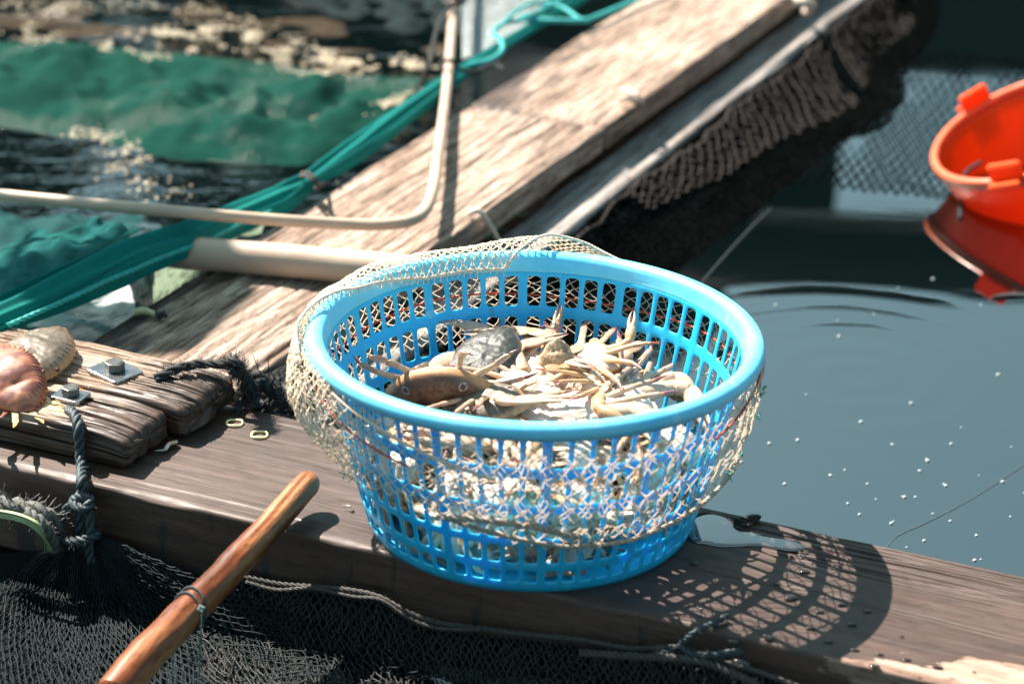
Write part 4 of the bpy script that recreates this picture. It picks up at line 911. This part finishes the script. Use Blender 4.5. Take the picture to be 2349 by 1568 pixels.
# --- dark rope hanging from the nearer block, with the net gathered below
Y2 = yb2-W2
m_ = MB()
rope(m_, [tuple(at(155, 940, BZ-.004)), tuple(at(172, 950, BZ+.006)), tuple(vpl(180, 985, Y2-.007)), tuple(vpl(184, 1035, Y2-.008)), tuple(at(187, 1072, .007)), tuple(at(188, 1108, .007)), tuple(face(187, 1138, .007)), tuple(face(184, 1180, .014)), tuple(face(186, 1250, .016))], .0062, pitch=.036, fuzz=60)
rope(m_, [tuple(face(x, y, o_)) for x, y, o_ in [(180, 1138, .008), (160, 1160, .016), (140, 1190, .018), (122, 1240, .016), (105, 1275, .010)]], .0056, pitch=.036, fuzz=40)
rope(m_, [tuple(face(x, y, o_)) for x, y, o_ in [(190, 1136, .010), (202, 1168, .022), (208, 1210, .026), (205, 1260, .026), (210, 1290, .022)]], .0054, pitch=.036, fuzz=40)
rope(m_, [tuple(face(x, y, o_)) for x, y, o_ in [(168, 1148, .014), (186, 1138, .020), (206, 1146, .018), (200, 1164, .028), (178, 1162, .026), (166, 1148, .016)]], .0060, pitch=.03, fuzz=60)
rope(m_, [tuple(face(x, y, o_)) for x, y, o_ in [(128, 1222, .020), (160, 1240, .032), (200, 1236, .034), (228, 1226, .022)]], .0055, pitch=.03, fuzz=60)
solo(m_, 'hanging_rope', M_dkrope, 'dark blue black twisted rope hanging knotted down the face of the nearer block', 'rope')
m_ = MB(); rope(m_, [tuple(face(x, y, o_)) for x, y, o_ in [(-60, 1150, .03), (0, 1158, .034), (60, 1166, .034), (110, 1185, .030), (135, 1215, .02)]], .011, pitch=.06, fuzz=200)
rope(m_, [tuple(face(x, y, o_)) for x, y, o_ in [(60, 1172, .046), (95, 1196, .050), (120, 1232, .044), (128, 1262, .03)]], .0060, pitch=.03, fuzz=60)
solo(m_, 'old_rope', plain('grey_old_rope', (.10, .105, .10), .85, .4, 120, .5), 'thick grey black rope on the beam face at the left picture edge', 'rope')
m_ = MB()
for k in range(9):
    o1 = rng.uniform(-10, 10); P, _ = resample([tuple(face(-60, 1172+o1, .050)), tuple(face(20, 1180+o1*.8, .056)), tuple(face(70, 1196+o1*.8, .058)), tuple(face(100, 1222+o1*.8, .054)), tuple(face(112+o1, 1262, .04))], 26); v, f = tube(P, .0028, 5, True, .0007); m_.add(v, f)
solo(m_, 'straw_tie', plain('pale_straw', (.34, .42, .22), .5, .25, 60, .2), 'pale yellow green plastic straw tie over the old grey rope at left', 'tie')

M_dnet = plain('dark_green_twine', (.004, .012, .015), .6, .35, 100, .2, spec=.2)
M_knet = plain('black_brown_twine', (.003, .004, .004), .9, .35, 100, .2, spec=0)
def facew(px, py, off, lift=.010):            # down the beam face, then out over the water
    P = facev(px, py, off); Q = atv(px, py, WATER+lift+0*P[..., 2]); k = (P[..., 2] < WATER+lift)[..., None]; return np.where(k, Q, P)
def cone(o0, wig, sd):
    def fn(u, v):
        s_ = np.sin(u*math.pi); x = (128+118*u)*(1-v)+(-330+1330*u)*v; y = 1236+v*(420-100*u+330*s_)+wig*fbm(u*6, v*5, 0, sd, 2)*v
        bulge = .03*fbm(u*3, v*2, 1, sd+4, 2)*v; return facew(x, y, o0+.05*v*s_+.02*v+bulge*.6+.010*np.sin(u*37)*(v*(1-v))*2, .010+.012*fbm(u*9, v*7, 0, sd+8, 2)*v)
    return fn
TOPL = np.array([(470, 1312), (560, 1322), (640, 1338), (720, 1345), (800, 1352), (870, 1368), (940, 1405), (1010, 1428), (1100, 1440), (1200, 1452), (1330, 1466), (1450, 1486), (1560, 1484), (1640, 1512), (1740, 1540), (1850, 1580), (2100, 1660)], float)
m_ = MB(); uv = sheet(m_, lambda u, v: facew(-400+u*1330, np.interp(-400+u*1330, np.concatenate([[-400, 100, 240], TOPL[:, 0]]), np.concatenate([[1290, 1262, 1250], TOPL[:, 1]+14]))+v*420, .003+.020*v+.004*np.sin(u*41)*v, .004), 120, 40, 1, .3)  # dark sheet added to hold the shade behind the nets
o = m_.build('dark_backing', cloth('dark_backing_cloth', (.006, .013, .015), .004, .1, rough=.95)); uvset(o, uv); tag(o, 'added black sheet darkening the gap behind the gathered dark green net, lower left corner', 'netting', 'dark nets hanging from the beam')
m_ = MB(); uv = sheet(m_, lambda u, v: facew(880+u*1300, np.interp(880+u*1300, [880, 1000, 1400, 1600, 1850, 2200], [1420, 1446, 1490, 1506, 1580, 1700])+v*(80+110*np.clip((u-.35)*6, 0, 1)), .003+.012*v+.003*np.sin(u*31)*v, .004), 120, 20, 1, .2)
o = m_.build('dark_backing', o.data.materials[0]); uvset(o, uv); tag(o, 'added black sheet darkening the gap just under the frayed rope below the basket', 'netting', 'dark nets hanging from the beam')
m_ = MB(); net(m_, cone(.018, 20, 90), 46, 44, .0008, 1.6, jit=.12, sag=.0008); net(m_, cone(.006, 50, 95), 40, 40, .0008, 1.6, jit=.2, sag=.001, seed=5)
solo(m_, 'hanging_net', M_dnet, 'dark green knotted net gathered by the hanging rope at lower left', 'fishing net', 'dark nets hanging from the beam')
def fnet(o0, amp, sd, dy=0):
    def fn(u, v):
        x = 470+u*1500; yt = np.interp(x, TOPL[:, 0], TOPL[:, 1])+dy; y = yt+v*(300)+amp*fbm(u*9, v*3, 0, sd, 2)*v; x = x+40*fbm(u*6, v*4, 3, sd+1, 2)*v
        return facew(x, y, o0+.03*v+.008*np.sin(u*26+sd)*v, .012+.008*fbm(u*19, v*5, 0, sd+8, 2))
    return fn
m_ = MB(); net(m_, fnet(.008, 40, 110), 92, 20, .0008, 1.6, jit=.2, sag=.0008); net(m_, fnet(.012, 60, 120, 30), 80, 18, .0008, 1.6, jit=.3, sag=.0012, seed=3)
fn_ = solo(m_, 'hanging_net', plain('grey_black_twine', (.013, .015, .016), .5, .35, 100, .2, spec=.5), 'black net hung along the beam face below the basket, frayed top rope', 'fishing net', 'dark nets hanging from the beam')
m_ = MB(); tp = [tuple(face(x, y, .014)) for x, y in TOPL]
rope(m_, tp, .0027, pitch=.022, fuzz=900); rope(m_, [tuple(face(x+6*math.sin(x), y+10+7*math.sin(x*.05), .020)) for x, y in TOPL[1:9]], .0020, pitch=.02, fuzz=500)
rope(m_, [tuple(face(x, y+22+9*math.sin(x*.03), .024)) for x, y in TOPL[10:15]], .0040, pitch=.022, fuzz=300)
t_ = m_.build('top_rope', plain('frayed_grey_rope', (.05, .046, .043), .7, .4, 200, .5), fn_); t_.matrix_parent_inverse = Matrix.Translation(-fn_.location)
m_ = MB(); rope(m_, [tuple(at(1668, 1412, .006)), tuple(at(1630, 1432, .004)), tuple(at(1590, 1452, .004)), tuple(face(1560, 1478, .012)), tuple(face(1540, 1492, .016)), tuple(face(1500, 1500, .018))], .0032, fuzz=120)
rope(m_, [tuple(face(x, y, o_)) for x, y, o_ in [(1560, 1478, .016), (1590, 1500, .020), (1640, 1500, .020), (1690, 1494, .014), (1700, 1500, .01)]], .0036, fuzz=60)
solo(m_, 'tie_cord', M_dkrope, 'dark cord tying the hanging net up over the beam edge, right of the basket', 'cord')
m_ = MB(); net(m_, lambda u, v: atv(1000+u*420+30*fbm(u*3, v*3, 0, 5, 2), 1500+v*110+u*20, -.118+.010*fbm(u*6, v*4, 1, 6, 2)), 34, 14, .0010, 1.6, jit=.2, sag=.001)  # pale twine colour carries the glints on the wet mesh
solo(m_, 'wet_net', plain('wet_glint_twine', (.35, .42, .44), .25, .3, 60, .1), 'wet mesh painted pale for its glints at the bottom edge, below the black hanging net', 'fishing net')

# --- walking stick leaning on the beam
M_stick = wood('varnished_stick_wood', (.08, .022, .007), (.22, .062, .017), (.48, .21, .09), .35, rough=.36, spec=.5)
A_ = at(712, 1096, .030); B_ = at(262, 1600, -.035); Ls = (A_-B_).length; m_ = MB()
n = 150; t = np.linspace(0, 1, n); P = np.stack([t*Ls, .004*np.sin(t*5)+.0008*fbm(t*12, 0, 0, 3), .003*np.sin(t*7+1)], 1)
r = (.0185-.0050*t)*(1+.025*fbm(t*8, 0, 0, 9)); r[-9:] *= np.sqrt(np.clip(1-(np.linspace(0, 1, 9))**2.4, .12, 1)); v, f = tube(P, r, 40)
a_ = np.arctan2(v[:, 2], v[:, 1]); cr = (a_ > 1.9) & (a_ < 2.06) & (v[:, 0] > Ls*.25); v[cr, 1:] *= .93
m_.add(v, f); stick = m_.build('wooden_stick', M_stick); place(stick, B_, (A_-B_)); tag(stick, 'polished orange brown wooden stick leaning on the beam edge, cord tied round it', 'stick')
def ring_on(tpos, tilt, rad):
    c = np.array([tpos*Ls, .004*math.sin(tpos*5), .003*math.sin(tpos*7+1)]); a = np.linspace(0, 2*math.pi, 48); rr = (.0185-.0050*tpos)+rad*.6
    return [tuple(c+np.array([tilt*rr*math.sin(q+.5), rr*math.cos(q), rr*math.sin(q)])) for q in a]
bpy.context.view_layer.update()
tc = (at(432, 1388, 0)-at(262, 1600, 0)).length/(at(712, 1096, 0)-at(262, 1600, 0)).length
m_ = MB(); rope(m_, ring_on(tc+.012, .55, .0016), .0014, pitch=.008, n=4); m_.build('cord', M_dkrope, stick); m_ = MB(); rope(m_, ring_on(tc-.010, .45, .0016), .0014, pitch=.008, n=4); m_.build('cord', M_dkrope, stick); m_ = MB()
kk = stick.matrix_world.inverted() @ at(463, 1396, .012)
for q in range(1): rope(m_, [tuple(np.array(kk)+np.array([rng.uniform(-.003, .003) for _ in range(3)])) for _ in range(5)], .0015, pitch=.008, n=4)
m_.build('knot', plain('grey_green_cord', (.20, .24, .22), .7, .3, 200, .4), stick)
m_ = MB(); mi = stick.matrix_world.inverted()
for pts_ in ([(463, 1400, .012), (462, 1440, -.01), (458, 1500, -.05), (452, 1620, -.12)], [(402, 1440, -.02), (396, 1500, -.06), (393, 1620, -.12)]):
    m_ = MB(); rope(m_, [tuple(mi @ at(*q)) for q in pts_], .0010, pitch=.006, n=4)
    m_.build('loose_string', plain('thin_string', (.12, .18, .18), .7, .3, 200, .4), stick)

# --- small things on the beam
M_ring = plain('yellow_rubber', (.80, .68, .36), .4, .15, 60, .1, sss=.3)
for px, py, lab in ((538, 966, 'pale yellow rubber ring on the wet beam, nearer the frayed black rope'), (595, 993, 'pale yellow rubber ring on the wet beam, nearer the basket and stick')):
    q = at(px, py, .0035); a = np.linspace(0, 2*math.pi, 41)[:-1]; P = np.stack([.0088*np.cos(a), .0088*np.sin(a), .0006*np.sin(3*a)], 1)
    P = np.vstack([P, P[:1]]); v, f = tube(P[:-1], .00135, 10, False, closed=True)
    v2, f2 = tube(np.vstack([P, P[1:2]]), .00135, 10, False); m_ = MB().add(v2, f2); o = m_.build('rubber_ring', M_ring); o.location = (q.x, q.y, .0017); tag(o, lab, 'rubber ring', 'rubber rings on the beam')
def loose(name, px, py, lab, s_, sd, cols=((.80, .55, .36), (.85, .75, .65))):
    g = random.Random(sd); P = bez([((g.uniform(-1, 1), g.uniform(-1, 1), .15), .4), ((g.uniform(-1, 1), g.uniform(-1, 1), -.2), .35), ((g.uniform(-1, 1), g.uniform(-1, 1), 0), .4)], (0, 0, .1))
    P = [p_*s_ for p_ in P]; v, f, c = limb(P, [.09*s_, .08*s_, .05*s_], [.07*s_, .06*s_, .03*s_], [cols[0], cols[1], cols[1], cols[0]]); o = MB().add(v, f, c).build(name, M_leg, col=True); q = at(px, py, .0); o.location = (q.x, q.y, .002); return tag(o, lab, 'crab scrap')
loose('crab_scrap', 405, 1022, 'small broken pinkish crab leg at the corner of the nearer block', .030, 4)
loose('crab_scrap', 806, 1168, 'tiny broken white crab leg beside the left foot of the basket', .014, 9)
M_film = None
m, nt, p, nn, ll = new_mat('puddle_water'); p.inputs['Base Color'].default_value = (.05, .035, .03, 1); p.inputs['Roughness'].default_value = .015; p.inputs['IOR'].default_value = 2.6; p.inputs['Coat Weight'].default_value = 1; p.inputs['Coat Roughness'].default_value = .01
M_film = m
m_ = MB(); oc_ = [(1560, 1200), (1590, 1184), (1618, 1177), (1650, 1183), (1668, 1192), (1682, 1206), (1698, 1218), (1722, 1222), (1756, 1232), (1800, 1240), (1838, 1248), (1846, 1258), (1812, 1264), (1770, 1258), (1730, 1252), (1690, 1254), (1650, 1254), (1618, 1248), (1585, 1240)]
P, _ = resample([tuple(at(x, y, 0)) for x, y in oc_+oc_[:1]], 120); P = P[:-1]; c = P.mean(0); rings = [P*1.0]
for q, z in ((1.0, .0004), (.985, .0016), (.96, .0022), (.85, .0025), (.4, .0026)): R = c+(P-c)*q; R[:, 2] = z; rings.append(R)
V = np.concatenate(rings+[c[None]+[[0, 0, .0026]]]); f = grid_faces(6, 119, True); f += [(5*119+j, 5*119+(j+1) % 119, 6*119) for j in range(119)]
solo(m_.add(V, f), 'puddle', M_film, 'small puddle mirroring the sky on the beam right of the basket', 'puddle')
M_drop = plain('drop_water', (.035, .028, .026), .12, .1, 40, 0, spec=.6)
me = None; drops = [(1955, 1430), (1880, 1402), (1812, 1370), (1762, 1461), (1700, 1520), (1900, 1470), (1845, 1310), (1782, 1338), (2018, 1500), (1960, 1490), (2080, 1512), (2005, 1527), (2110, 1555), (1640, 1330), (1592, 1290), (1720, 1400), (1860, 1440), (1540, 1350), (1680, 1470), (1930, 1385), (2068, 1458), (1990, 1400), (1610, 1395), (2150, 1530), (2235, 1540)]
for k, (x, y) in enumerate(drops):
    a = np.linspace(0, 2*math.pi, 20, endpoint=False); w_ = rng.uniform(.0016, .0050)*(1.6 if k < 5 else 1); e = rng.uniform(.5, .9); ph = rng.random()*6
    if me is None or k < 6:
        m_ = MB(); o_ = 1+.18*np.sin(2*a+ph)+.1*np.sin(3*a); R = [np.stack([q*o_*np.cos(a), q*o_*np.sin(a)*.7, np.full(20, h)], 1) for q, h in ((1, 0), (.95, .14), (.8, .24), (.5, .30))]
        m_.add(np.concatenate(R+[np.array([[0, 0, .32]])]), grid_faces(4, 20, True)+[(60+j, 60+(j+1) % 20, 80) for j in range(20)]); o = m_.build('water_drop', M_drop); me = o.data
    else: o = bpy.data.objects.new('water_drop', bpy.data.meshes[me.name]); C.objects.link(o)
    q = at(x, y, .0012); o.location = q; o.scale = (w_, w_*e*1.3, w_); o.rotation_euler = (0, 0, -.4); tag(o, 'small clear drop of water beaded on the beam in and around the basket shadow', 'water drop', 'water drops on the beam')
m_ = MB(); rope(m_, pxs([(1686, 1196, .004), (1700, 1194, .006), (1722, 1188, .006), (1742, 1186, .004)]), .0034, fuzz=120)
solo(m_, 'rope_scrap', M_black, 'short frayed black rope scrap at the back beam edge beside the puddle', 'rope')
m_ = MB(); g_ = np.random.RandomState(3); q = at(1276, 838, .125)
nU, nV = 26, 18; U, V_ = np.meshgrid(np.linspace(0, 2*math.pi, nU, endpoint=False), np.linspace(.02, math.pi-.02, nV), indexing='ij')
x, y, z = np.sin(V_)*np.cos(U), np.sin(V_)*np.sin(U), np.cos(V_); d_ = 1+.28*fbm(x*2+5, y*2, z*2, 4, 4)
P = np.stack([x*d_*.020+q.x, y*d_*.012+q.y, z*d_*.024+q.z], -1).reshape(-1, 3); f = [(i*nV+j, i*nV+j+1, ((i+1) % nU)*nV+j+1, ((i+1) % nU)*nV+j) for i in range(nU) for j in range(nV-1)]
solo(m_.add(P, f), 'oyster_shell', plain('rough_brown_shell', (.36, .25, .15), .6, .5, 90, .9), 'rough brown oyster shell wedged upright among the crabs near the back wall', 'shell')

# --- black net curtain on the right side of the walkway, bearer to water
TE = np.array([(1290, 600), (1340, 540), (1400, 455), (1455, 350), (1500, 285), (1600, 205), (1700, 140), (1800, 85), (1890, 35), (1980, -30)], float)
BE = np.array([(1560, 700), (1640, 640), (1700, 560), (1770, 490), (1850, 420), (1920, 330), (1950, 230), (1960, 130), (1990, 40), (2060, -40)], float)
def curtain(o0, sd):
    def fn(u, v):
        kk_ = .30+u*2.5; P = np.array(BX)[None]*(eR+.071+.006*np.sin(u*31))[:, None]+np.array(BY)[None]*kk_[:, None]; P[:, 2] = -.062
        k = u*9; ar = np.arange(10); ou = np.interp(u, [0, .15, .35, .5, .62, .75, .9, 1], [.10, .12, .16, .20, .24, .20, .10, .06])+.012*np.sin(u*23)
        Q = P+np.array(BX)*ou[:, None]; Q[:, 2] = WATER-.014; R = P*(1-v)[:, None]+Q*v[:, None]
        R[:, 2] += -.03*np.sin(v*math.pi)*(1-v)+.003*fbm(u*20, v*5, 2, sd+3, 2); R[:, :2] += (np.array(BX)[:2])[None]*(.012*np.sin(v*math.pi)*np.sin(u*9+sd)+.010*fbm(u*16, v*3, 0, sd, 2)*v+o0)[:, None]; return R
    return fn
m_ = MB()
for q in range(3): net(m_, curtain(.003*q, 130+q*7), 150, 18, .0013, 1.6, jit=.15, seed=q, sag=.001)
cur = solo(m_, 'net_curtain', M_knet, 'heavy black net hanging from the right side of the walkway into the water', 'fishing net')
m_ = MB()
tan = plain('lit_frayed_twine', (.032, .026, .023), .8, .3, 120, .4)
P = [tuple(curtain(.006, 130)(np.array([t]), np.array([.01+.03*math.sin(t*60)**2]))[0]) for t in np.linspace(.02, 1, 60)]
rope(m_, P, .0030, pitch=.03, fuzz=1500)
net(m_, lambda u, v: curtain(.012, 130)(.34+u*.66, v*(.18+.34*np.clip(u*2.2, 0, 1))), 48, 7, .0010, 1.8, jit=.25, sag=.001)  # upper mesh in lighter twine, sunlight put into its colour
e = m_.build('frayed_edge', tan, cur); e.matrix_parent_inverse = Matrix.Translation(-cur.location)
m_ = MB(); net(m_, lambda u, v: atv(1900+u*620-60*v, 90+v*330+u*60, WATER+.004+.006*fbm(u*6, v*6, 0, 9, 2)), 26, 22, .0013, 1.4, jit=.08)
solo(m_, 'floating_net', M_knet, 'dark wide mesh net floating on the bright patch of water left of the orange bucket', 'fishing net')
m_ = MB(); rope(m_, pxs([(1770, 478, WATER+.003), (1720, 525, WATER+.003), (1660, 590, WATER+.002), (1600, 660, WATER)]), .0013, n=4)
solo(m_, 'sunk_line', M_dkrope, 'dim dark line at the water surface beside the black net', 'rope')
m_ = MB(); P, _ = resample(pxs([(2420, 1020, WATER), (2349, 1066, WATER), (2235, 1140, WATER), (2130, 1196, WATER), (2060, 1228, WATER), (2030, 1262, WATER), (2024, 1290, WATER-.001)]), 60); v, f = tube(P, .0009, 6); m_.add(v, f)
solo(m_, 'fishing_line', plain('grey_line', (.06, .075, .08), .5, .1, 30, 0), 'thin pale line curving at the water surface, lower right', 'line')
m_ = MB(); P, _ = resample(pxs([(2276, 682, WATER+.002), (2310, 676, WATER+.003), (2349, 676, WATER+.002), (2390, 672, WATER+.002)]), 30); v, f = tube(P, .004*np.sin(np.linspace(.1, 3.0, 30))+.001, 8, True, .002); m_.add(v, f)
solo(m_, 'floating_twig', M_black, 'dark twig floating flat on the pale water at the right edge', 'twig')

# --- orange bucket floating on its side
def orange():
    m, nt, p, nn, ll = new_mat('orange_plastic'); a = noise(nt, mapping(nt), 12, 4); ll.new(ramp(nt, a, [(.3, (.78, .10, .008)), (.7, (.90, .14, .010))]), p.inputs['Base Color']); p.inputs['Roughness'].default_value = .4
    tr = nn.new('ShaderNodeBsdfTranslucent'); tr.inputs[0].default_value = (1.0, .13, .010, 1); mx = nn.new('ShaderNodeMixShader'); mx.inputs[0].default_value = .35; ll.new(p.outputs[0], mx.inputs[1]); ll.new(tr.outputs[0], mx.inputs[2]); ll.new(mx.outputs[0], nn['Material Output'].inputs[0]); return m
M_or = orange()
bk = thing('orange_bucket', 'bright orange plastic bucket floating tilted at the right picture edge', 'bucket'); BR = .170
e1 = Vector((math.cos(.42), .08, math.sin(.42))).normalized(); e2 = Vector((-.05, .98, .05)); e3 = e1.cross(e2).normalized(); e2 = e3.cross(e1)
lip = at(2147, 386, -.078); bc = lip+e1*BR
bk.matrix_world = Matrix.Translation(bc) @ Matrix((e1, e2, e3)).transposed().to_4x4() @ Matrix.Scale(BR/.19, 4)
m_ = MB(); lathe(m_, [(.001, -.20), (.135, -.20), (.142, -.192), (.180, -.02), (.181, -.004), (.185, -.004), (.186, -.02), (.147, -.196), (.138, -.204), (.001, -.204)], 96); m_.build('bucket_wall', M_or, bk)
m_ = MB(); lathe(m_, [(.180, -.010), (.180, .001), (.184, .006), (.190, .006), (.194, .001), (.194, -.012), (.191, -.014), (.190, -.002), (.186, -.004)], 96)
m_.build('rim', plain('orange_rim', (.80, .16, .07), .35, .1, 30, .1), bk)
for az in (1.92, 4.15):
    import bmesh
    bm = bmesh.new(); bmesh.ops.create_cube(bm, size=1, matrix=Matrix.Translation((.188, 0, .014)) @ Matrix.Diagonal((.014, .058, .040, 1)))
    bmesh.ops.create_cube(bm, size=1, matrix=Matrix.Translation((.205, 0, .004)) @ Matrix.Diagonal((.024, .058, .006, 1)))
    bmesh.ops.bevel(bm, geom=list(bm.edges), offset=.003, segments=2, affect='EDGES'); bmesh.ops.rotate(bm, verts=bm.verts, cent=(0, 0, 0), matrix=Matrix.Rotation(az, 3, 'Z'))
    me_ = bpy.data.meshes.new('handle_lug'); bm.to_mesh(me_); bm.free(); link('handle_lug', me_, M_or, bk, False)
m_ = MB(); rope(m_, pxs([(2250, 372, -.08), (2215, 398, -.085), (2208, 440, -.11), (2202, 500, -.128)]), .0035, n=5, fuzz=20)
solo(m_, 'bucket_cord', M_black, 'short black cord trailing from the rim of the orange bucket into the water', 'cord')

# --- bubbles on the water
m, nt, p, nn, ll = new_mat('bubble'); p.inputs['Base Color'].default_value = (.40, .46, .46, 1); p.inputs['Roughness'].default_value = .06; p.inputs['Specular IOR Level'].default_value = .9; M_bub = m
bu = MB(); a = np.linspace(0, 2*math.pi, 16, endpoint=False); R = [np.stack([math.cos(q)*np.cos(a), math.cos(q)*np.sin(a), np.full(16, math.sin(q))], 1) for q in (-.2, .15, .5, .85, 1.2)]
bu.add(np.concatenate(R+[np.array([[0, 0, 1.0]])]), grid_faces(5, 16, True)+[(64+j, 64+(j+1) % 16, 80) for j in range(16)]); proto = None
BP = [(1765, 1017), (1905, 1090), (1938, 1078), (2048, 1020), (2045, 1018), (2125, 1052), (2128, 1057), (2182, 1018), (2110, 1080), (1972, 1180), (1945, 1155), (2010, 1145), (2070, 1138), (2075, 1140), (2100, 1140), (2165, 1110), (2170, 1114), (2246, 1090), (2050, 1195), (2045, 1200), (1922, 735), (1925, 772), (2090, 925), (1975, 968), (2180, 1195), (2240, 1228), (2250, 1283), (2236, 1285), (2318, 1185), (2320, 1025), (1800, 1110), (2080, 1255), (2350, 1130), (1990, 1110), (1830, 1010), (2205, 980), (1850, 905), (2005, 720), (2300, 1105), (2140, 1178), (1780, 700), (2250, 700), (2140, 640), (2060, 660), (2290, 860), (2120, 1240), (1700, 1060), (1690, 980), (1720, 905)]
for k, (x, y) in enumerate(BP):
    if proto is None: proto = bu.build('bubble', M_bub); o = proto
    else: o = bpy.data.objects.new('bubble', proto.data); C.objects.link(o)
    s_ = rng.uniform(.0012, .0030); o.location = at(x, y, WATER); o.scale = (s_, s_, s_*.9); tag(o, 'tiny round bubble floating on the open water right of the basket', 'bubble', 'bubbles on the water')

# --- the shore the water mirrors: an unseen stilt hut added for its dark reflection to the right, woods to the left
hut = thing('reflection_hut', 'unseen dark stilt hut added beyond the raft to be mirrored in the water', 'hut')
D0 = 14.0
def hz(el): return D0*math.tan(R_(el))-1.262
def hx(px): return D0*math.tan(math.atan((px-1174.5)/FPX)+YAW)
def box_(m_, x0, x1, y0, y1, z0, z1):
    v = [(x, y, z) for x in (x0, x1) for y in (y0, y1) for z in (z0, z1)]; m_.add(v, [(0, 1, 3, 2), (4, 6, 7, 5), (0, 4, 5, 1), (2, 3, 7, 6), (0, 2, 6, 4), (1, 5, 7, 3)])
yy = CAM_P.y+D0; hb = (D0+3.4)*math.tan(R_(19.3))-1.262
m_ = MB(); box_(m_, hx(1150), hx(1955), yy, yy+3, .3, hz(19.2)); box_(m_, hx(1955)+.002, hx(2900), yy, yy+3, .3, hz(15.9)); m_.build('wall', M_hut, hut)
m_ = MB(); m_.add([(hx(1050), yy-.6, hz(20.9)-.2), (hx(3000), yy-.6, hz(20.9)-.16), (hx(3000), yy+3.4, hb+.3), (hx(1050), yy+3.4, hb+.28), (hx(1050), yy-.6, hz(19.0)), (hx(3000), yy-.6, hz(19.05)), (hx(3000), yy+3.4, hb), (hx(1050), yy+3.4, hb)], [(0, 1, 2, 3), (4, 7, 6, 5), (0, 4, 5, 1), (1, 5, 6, 2), (2, 6, 7, 3), (3, 7, 4, 0)]); m_.build('roof', M_hut, hut)
for px in (1200, 1700, 2300, 2850): m_ = MB(); v, f = tube(np.array([(hx(px), yy+.3, -1.0), (hx(px), yy+.3, .32)]), .12, 10); m_.add(v, f); m_.build('stilt', M_hut, hut)
m_ = MB(); pts = []
g_ = np.random.RandomState(8); n = 14000; x = g_.uniform(-9, 1.2, n); top_ = np.where((x > hx(-40)) & (x < hx(230)), hz(17.8), hz(25.5))+.5*fbm(x*.9, 0*x, 0, 50, 3); z = -.2+(top_+.2)*g_.uniform(0, 1, n)**.75; y = yy+g_.uniform(-.3, 1.6, n)+.6*(z/3)
c = np.stack([x, y, z], 1); s_ = g_.uniform(.10, .26, n)[:, None]; a = g_.normal(size=(n, 3)); a /= np.linalg.norm(a, axis=1)[:, None]; b = np.cross(a, g_.normal(size=(n, 3))); b /= np.linalg.norm(b, axis=1)[:, None]
m_.add(np.stack([c-a*s_, c+b*s_*.6, c+a*s_, c-b*s_*.6], 1).reshape(-1, 3), (np.arange(n)[:, None]*4+np.arange(4)[None]).tolist())
x = g_.uniform(1.6, 3.4, 900); 
tag(m_.build('shore_woods', M_leaf, smooth=False), 'dense dark green woods on the far shore, mirrored in the water', 'woods', kind='stuff')

# --- unseen panel added off to the upper left, cut to shape: it throws the straight edged shade over the near end of the walkway
aw = thing('shade_caster', 'unseen panel added on a post, left of the raft, to shade the near walkway', 'shade_caster', (-1.75, 1.75, WATER))
T_ = 1.75; sx_, sy_ = -SUN_TO.x/SUN_TO.z*T_, -SUN_TO.y/SUN_TO.z*T_
poly = [at(545, 520, .0), at(566, 663, .0), at(465, 806, .0), at(200, 768, .035), at(-60, 728, .035), at(-160, 600, .03), at(330, 572, .04)]
bot_ = [(p_.x-sx_, p_.y-sy_, T_+.02*math.sin(k*2.1)) for k, p_ in enumerate(poly)]; n_ = len(bot_)
m_ = MB(); m_.add(bot_+[(x, y, z+.006) for x, y, z in bot_], [tuple(range(n_))[::-1], tuple(range(n_, 2*n_))]+[(k, (k+1) % n_, n_+(k+1) % n_, n_+k) for k in range(n_)])
c_ = m_.build('shade_sheet', M_hut, aw, smooth=False); c_.matrix_parent_inverse = Matrix.Translation((1.75, -1.75, -WATER))
m_ = MB(); v, f = tube(np.array([(-1.75, 1.75, WATER-.5), (-1.75, 1.75, T_)]), .02, 10); m_.add(v, f); v, f = tube(np.array([(-1.75, 1.75, T_-.02), tuple(np.array(bot_[4])-[0, 0, .015]), tuple(np.array(bot_[0])-[0, 0, .015])]), .012, 8); m_.add(v, f)
c_ = m_.build('post', M_grey, aw); c_.matrix_parent_inverse = Matrix.Translation((1.75, -1.75, -WATER))
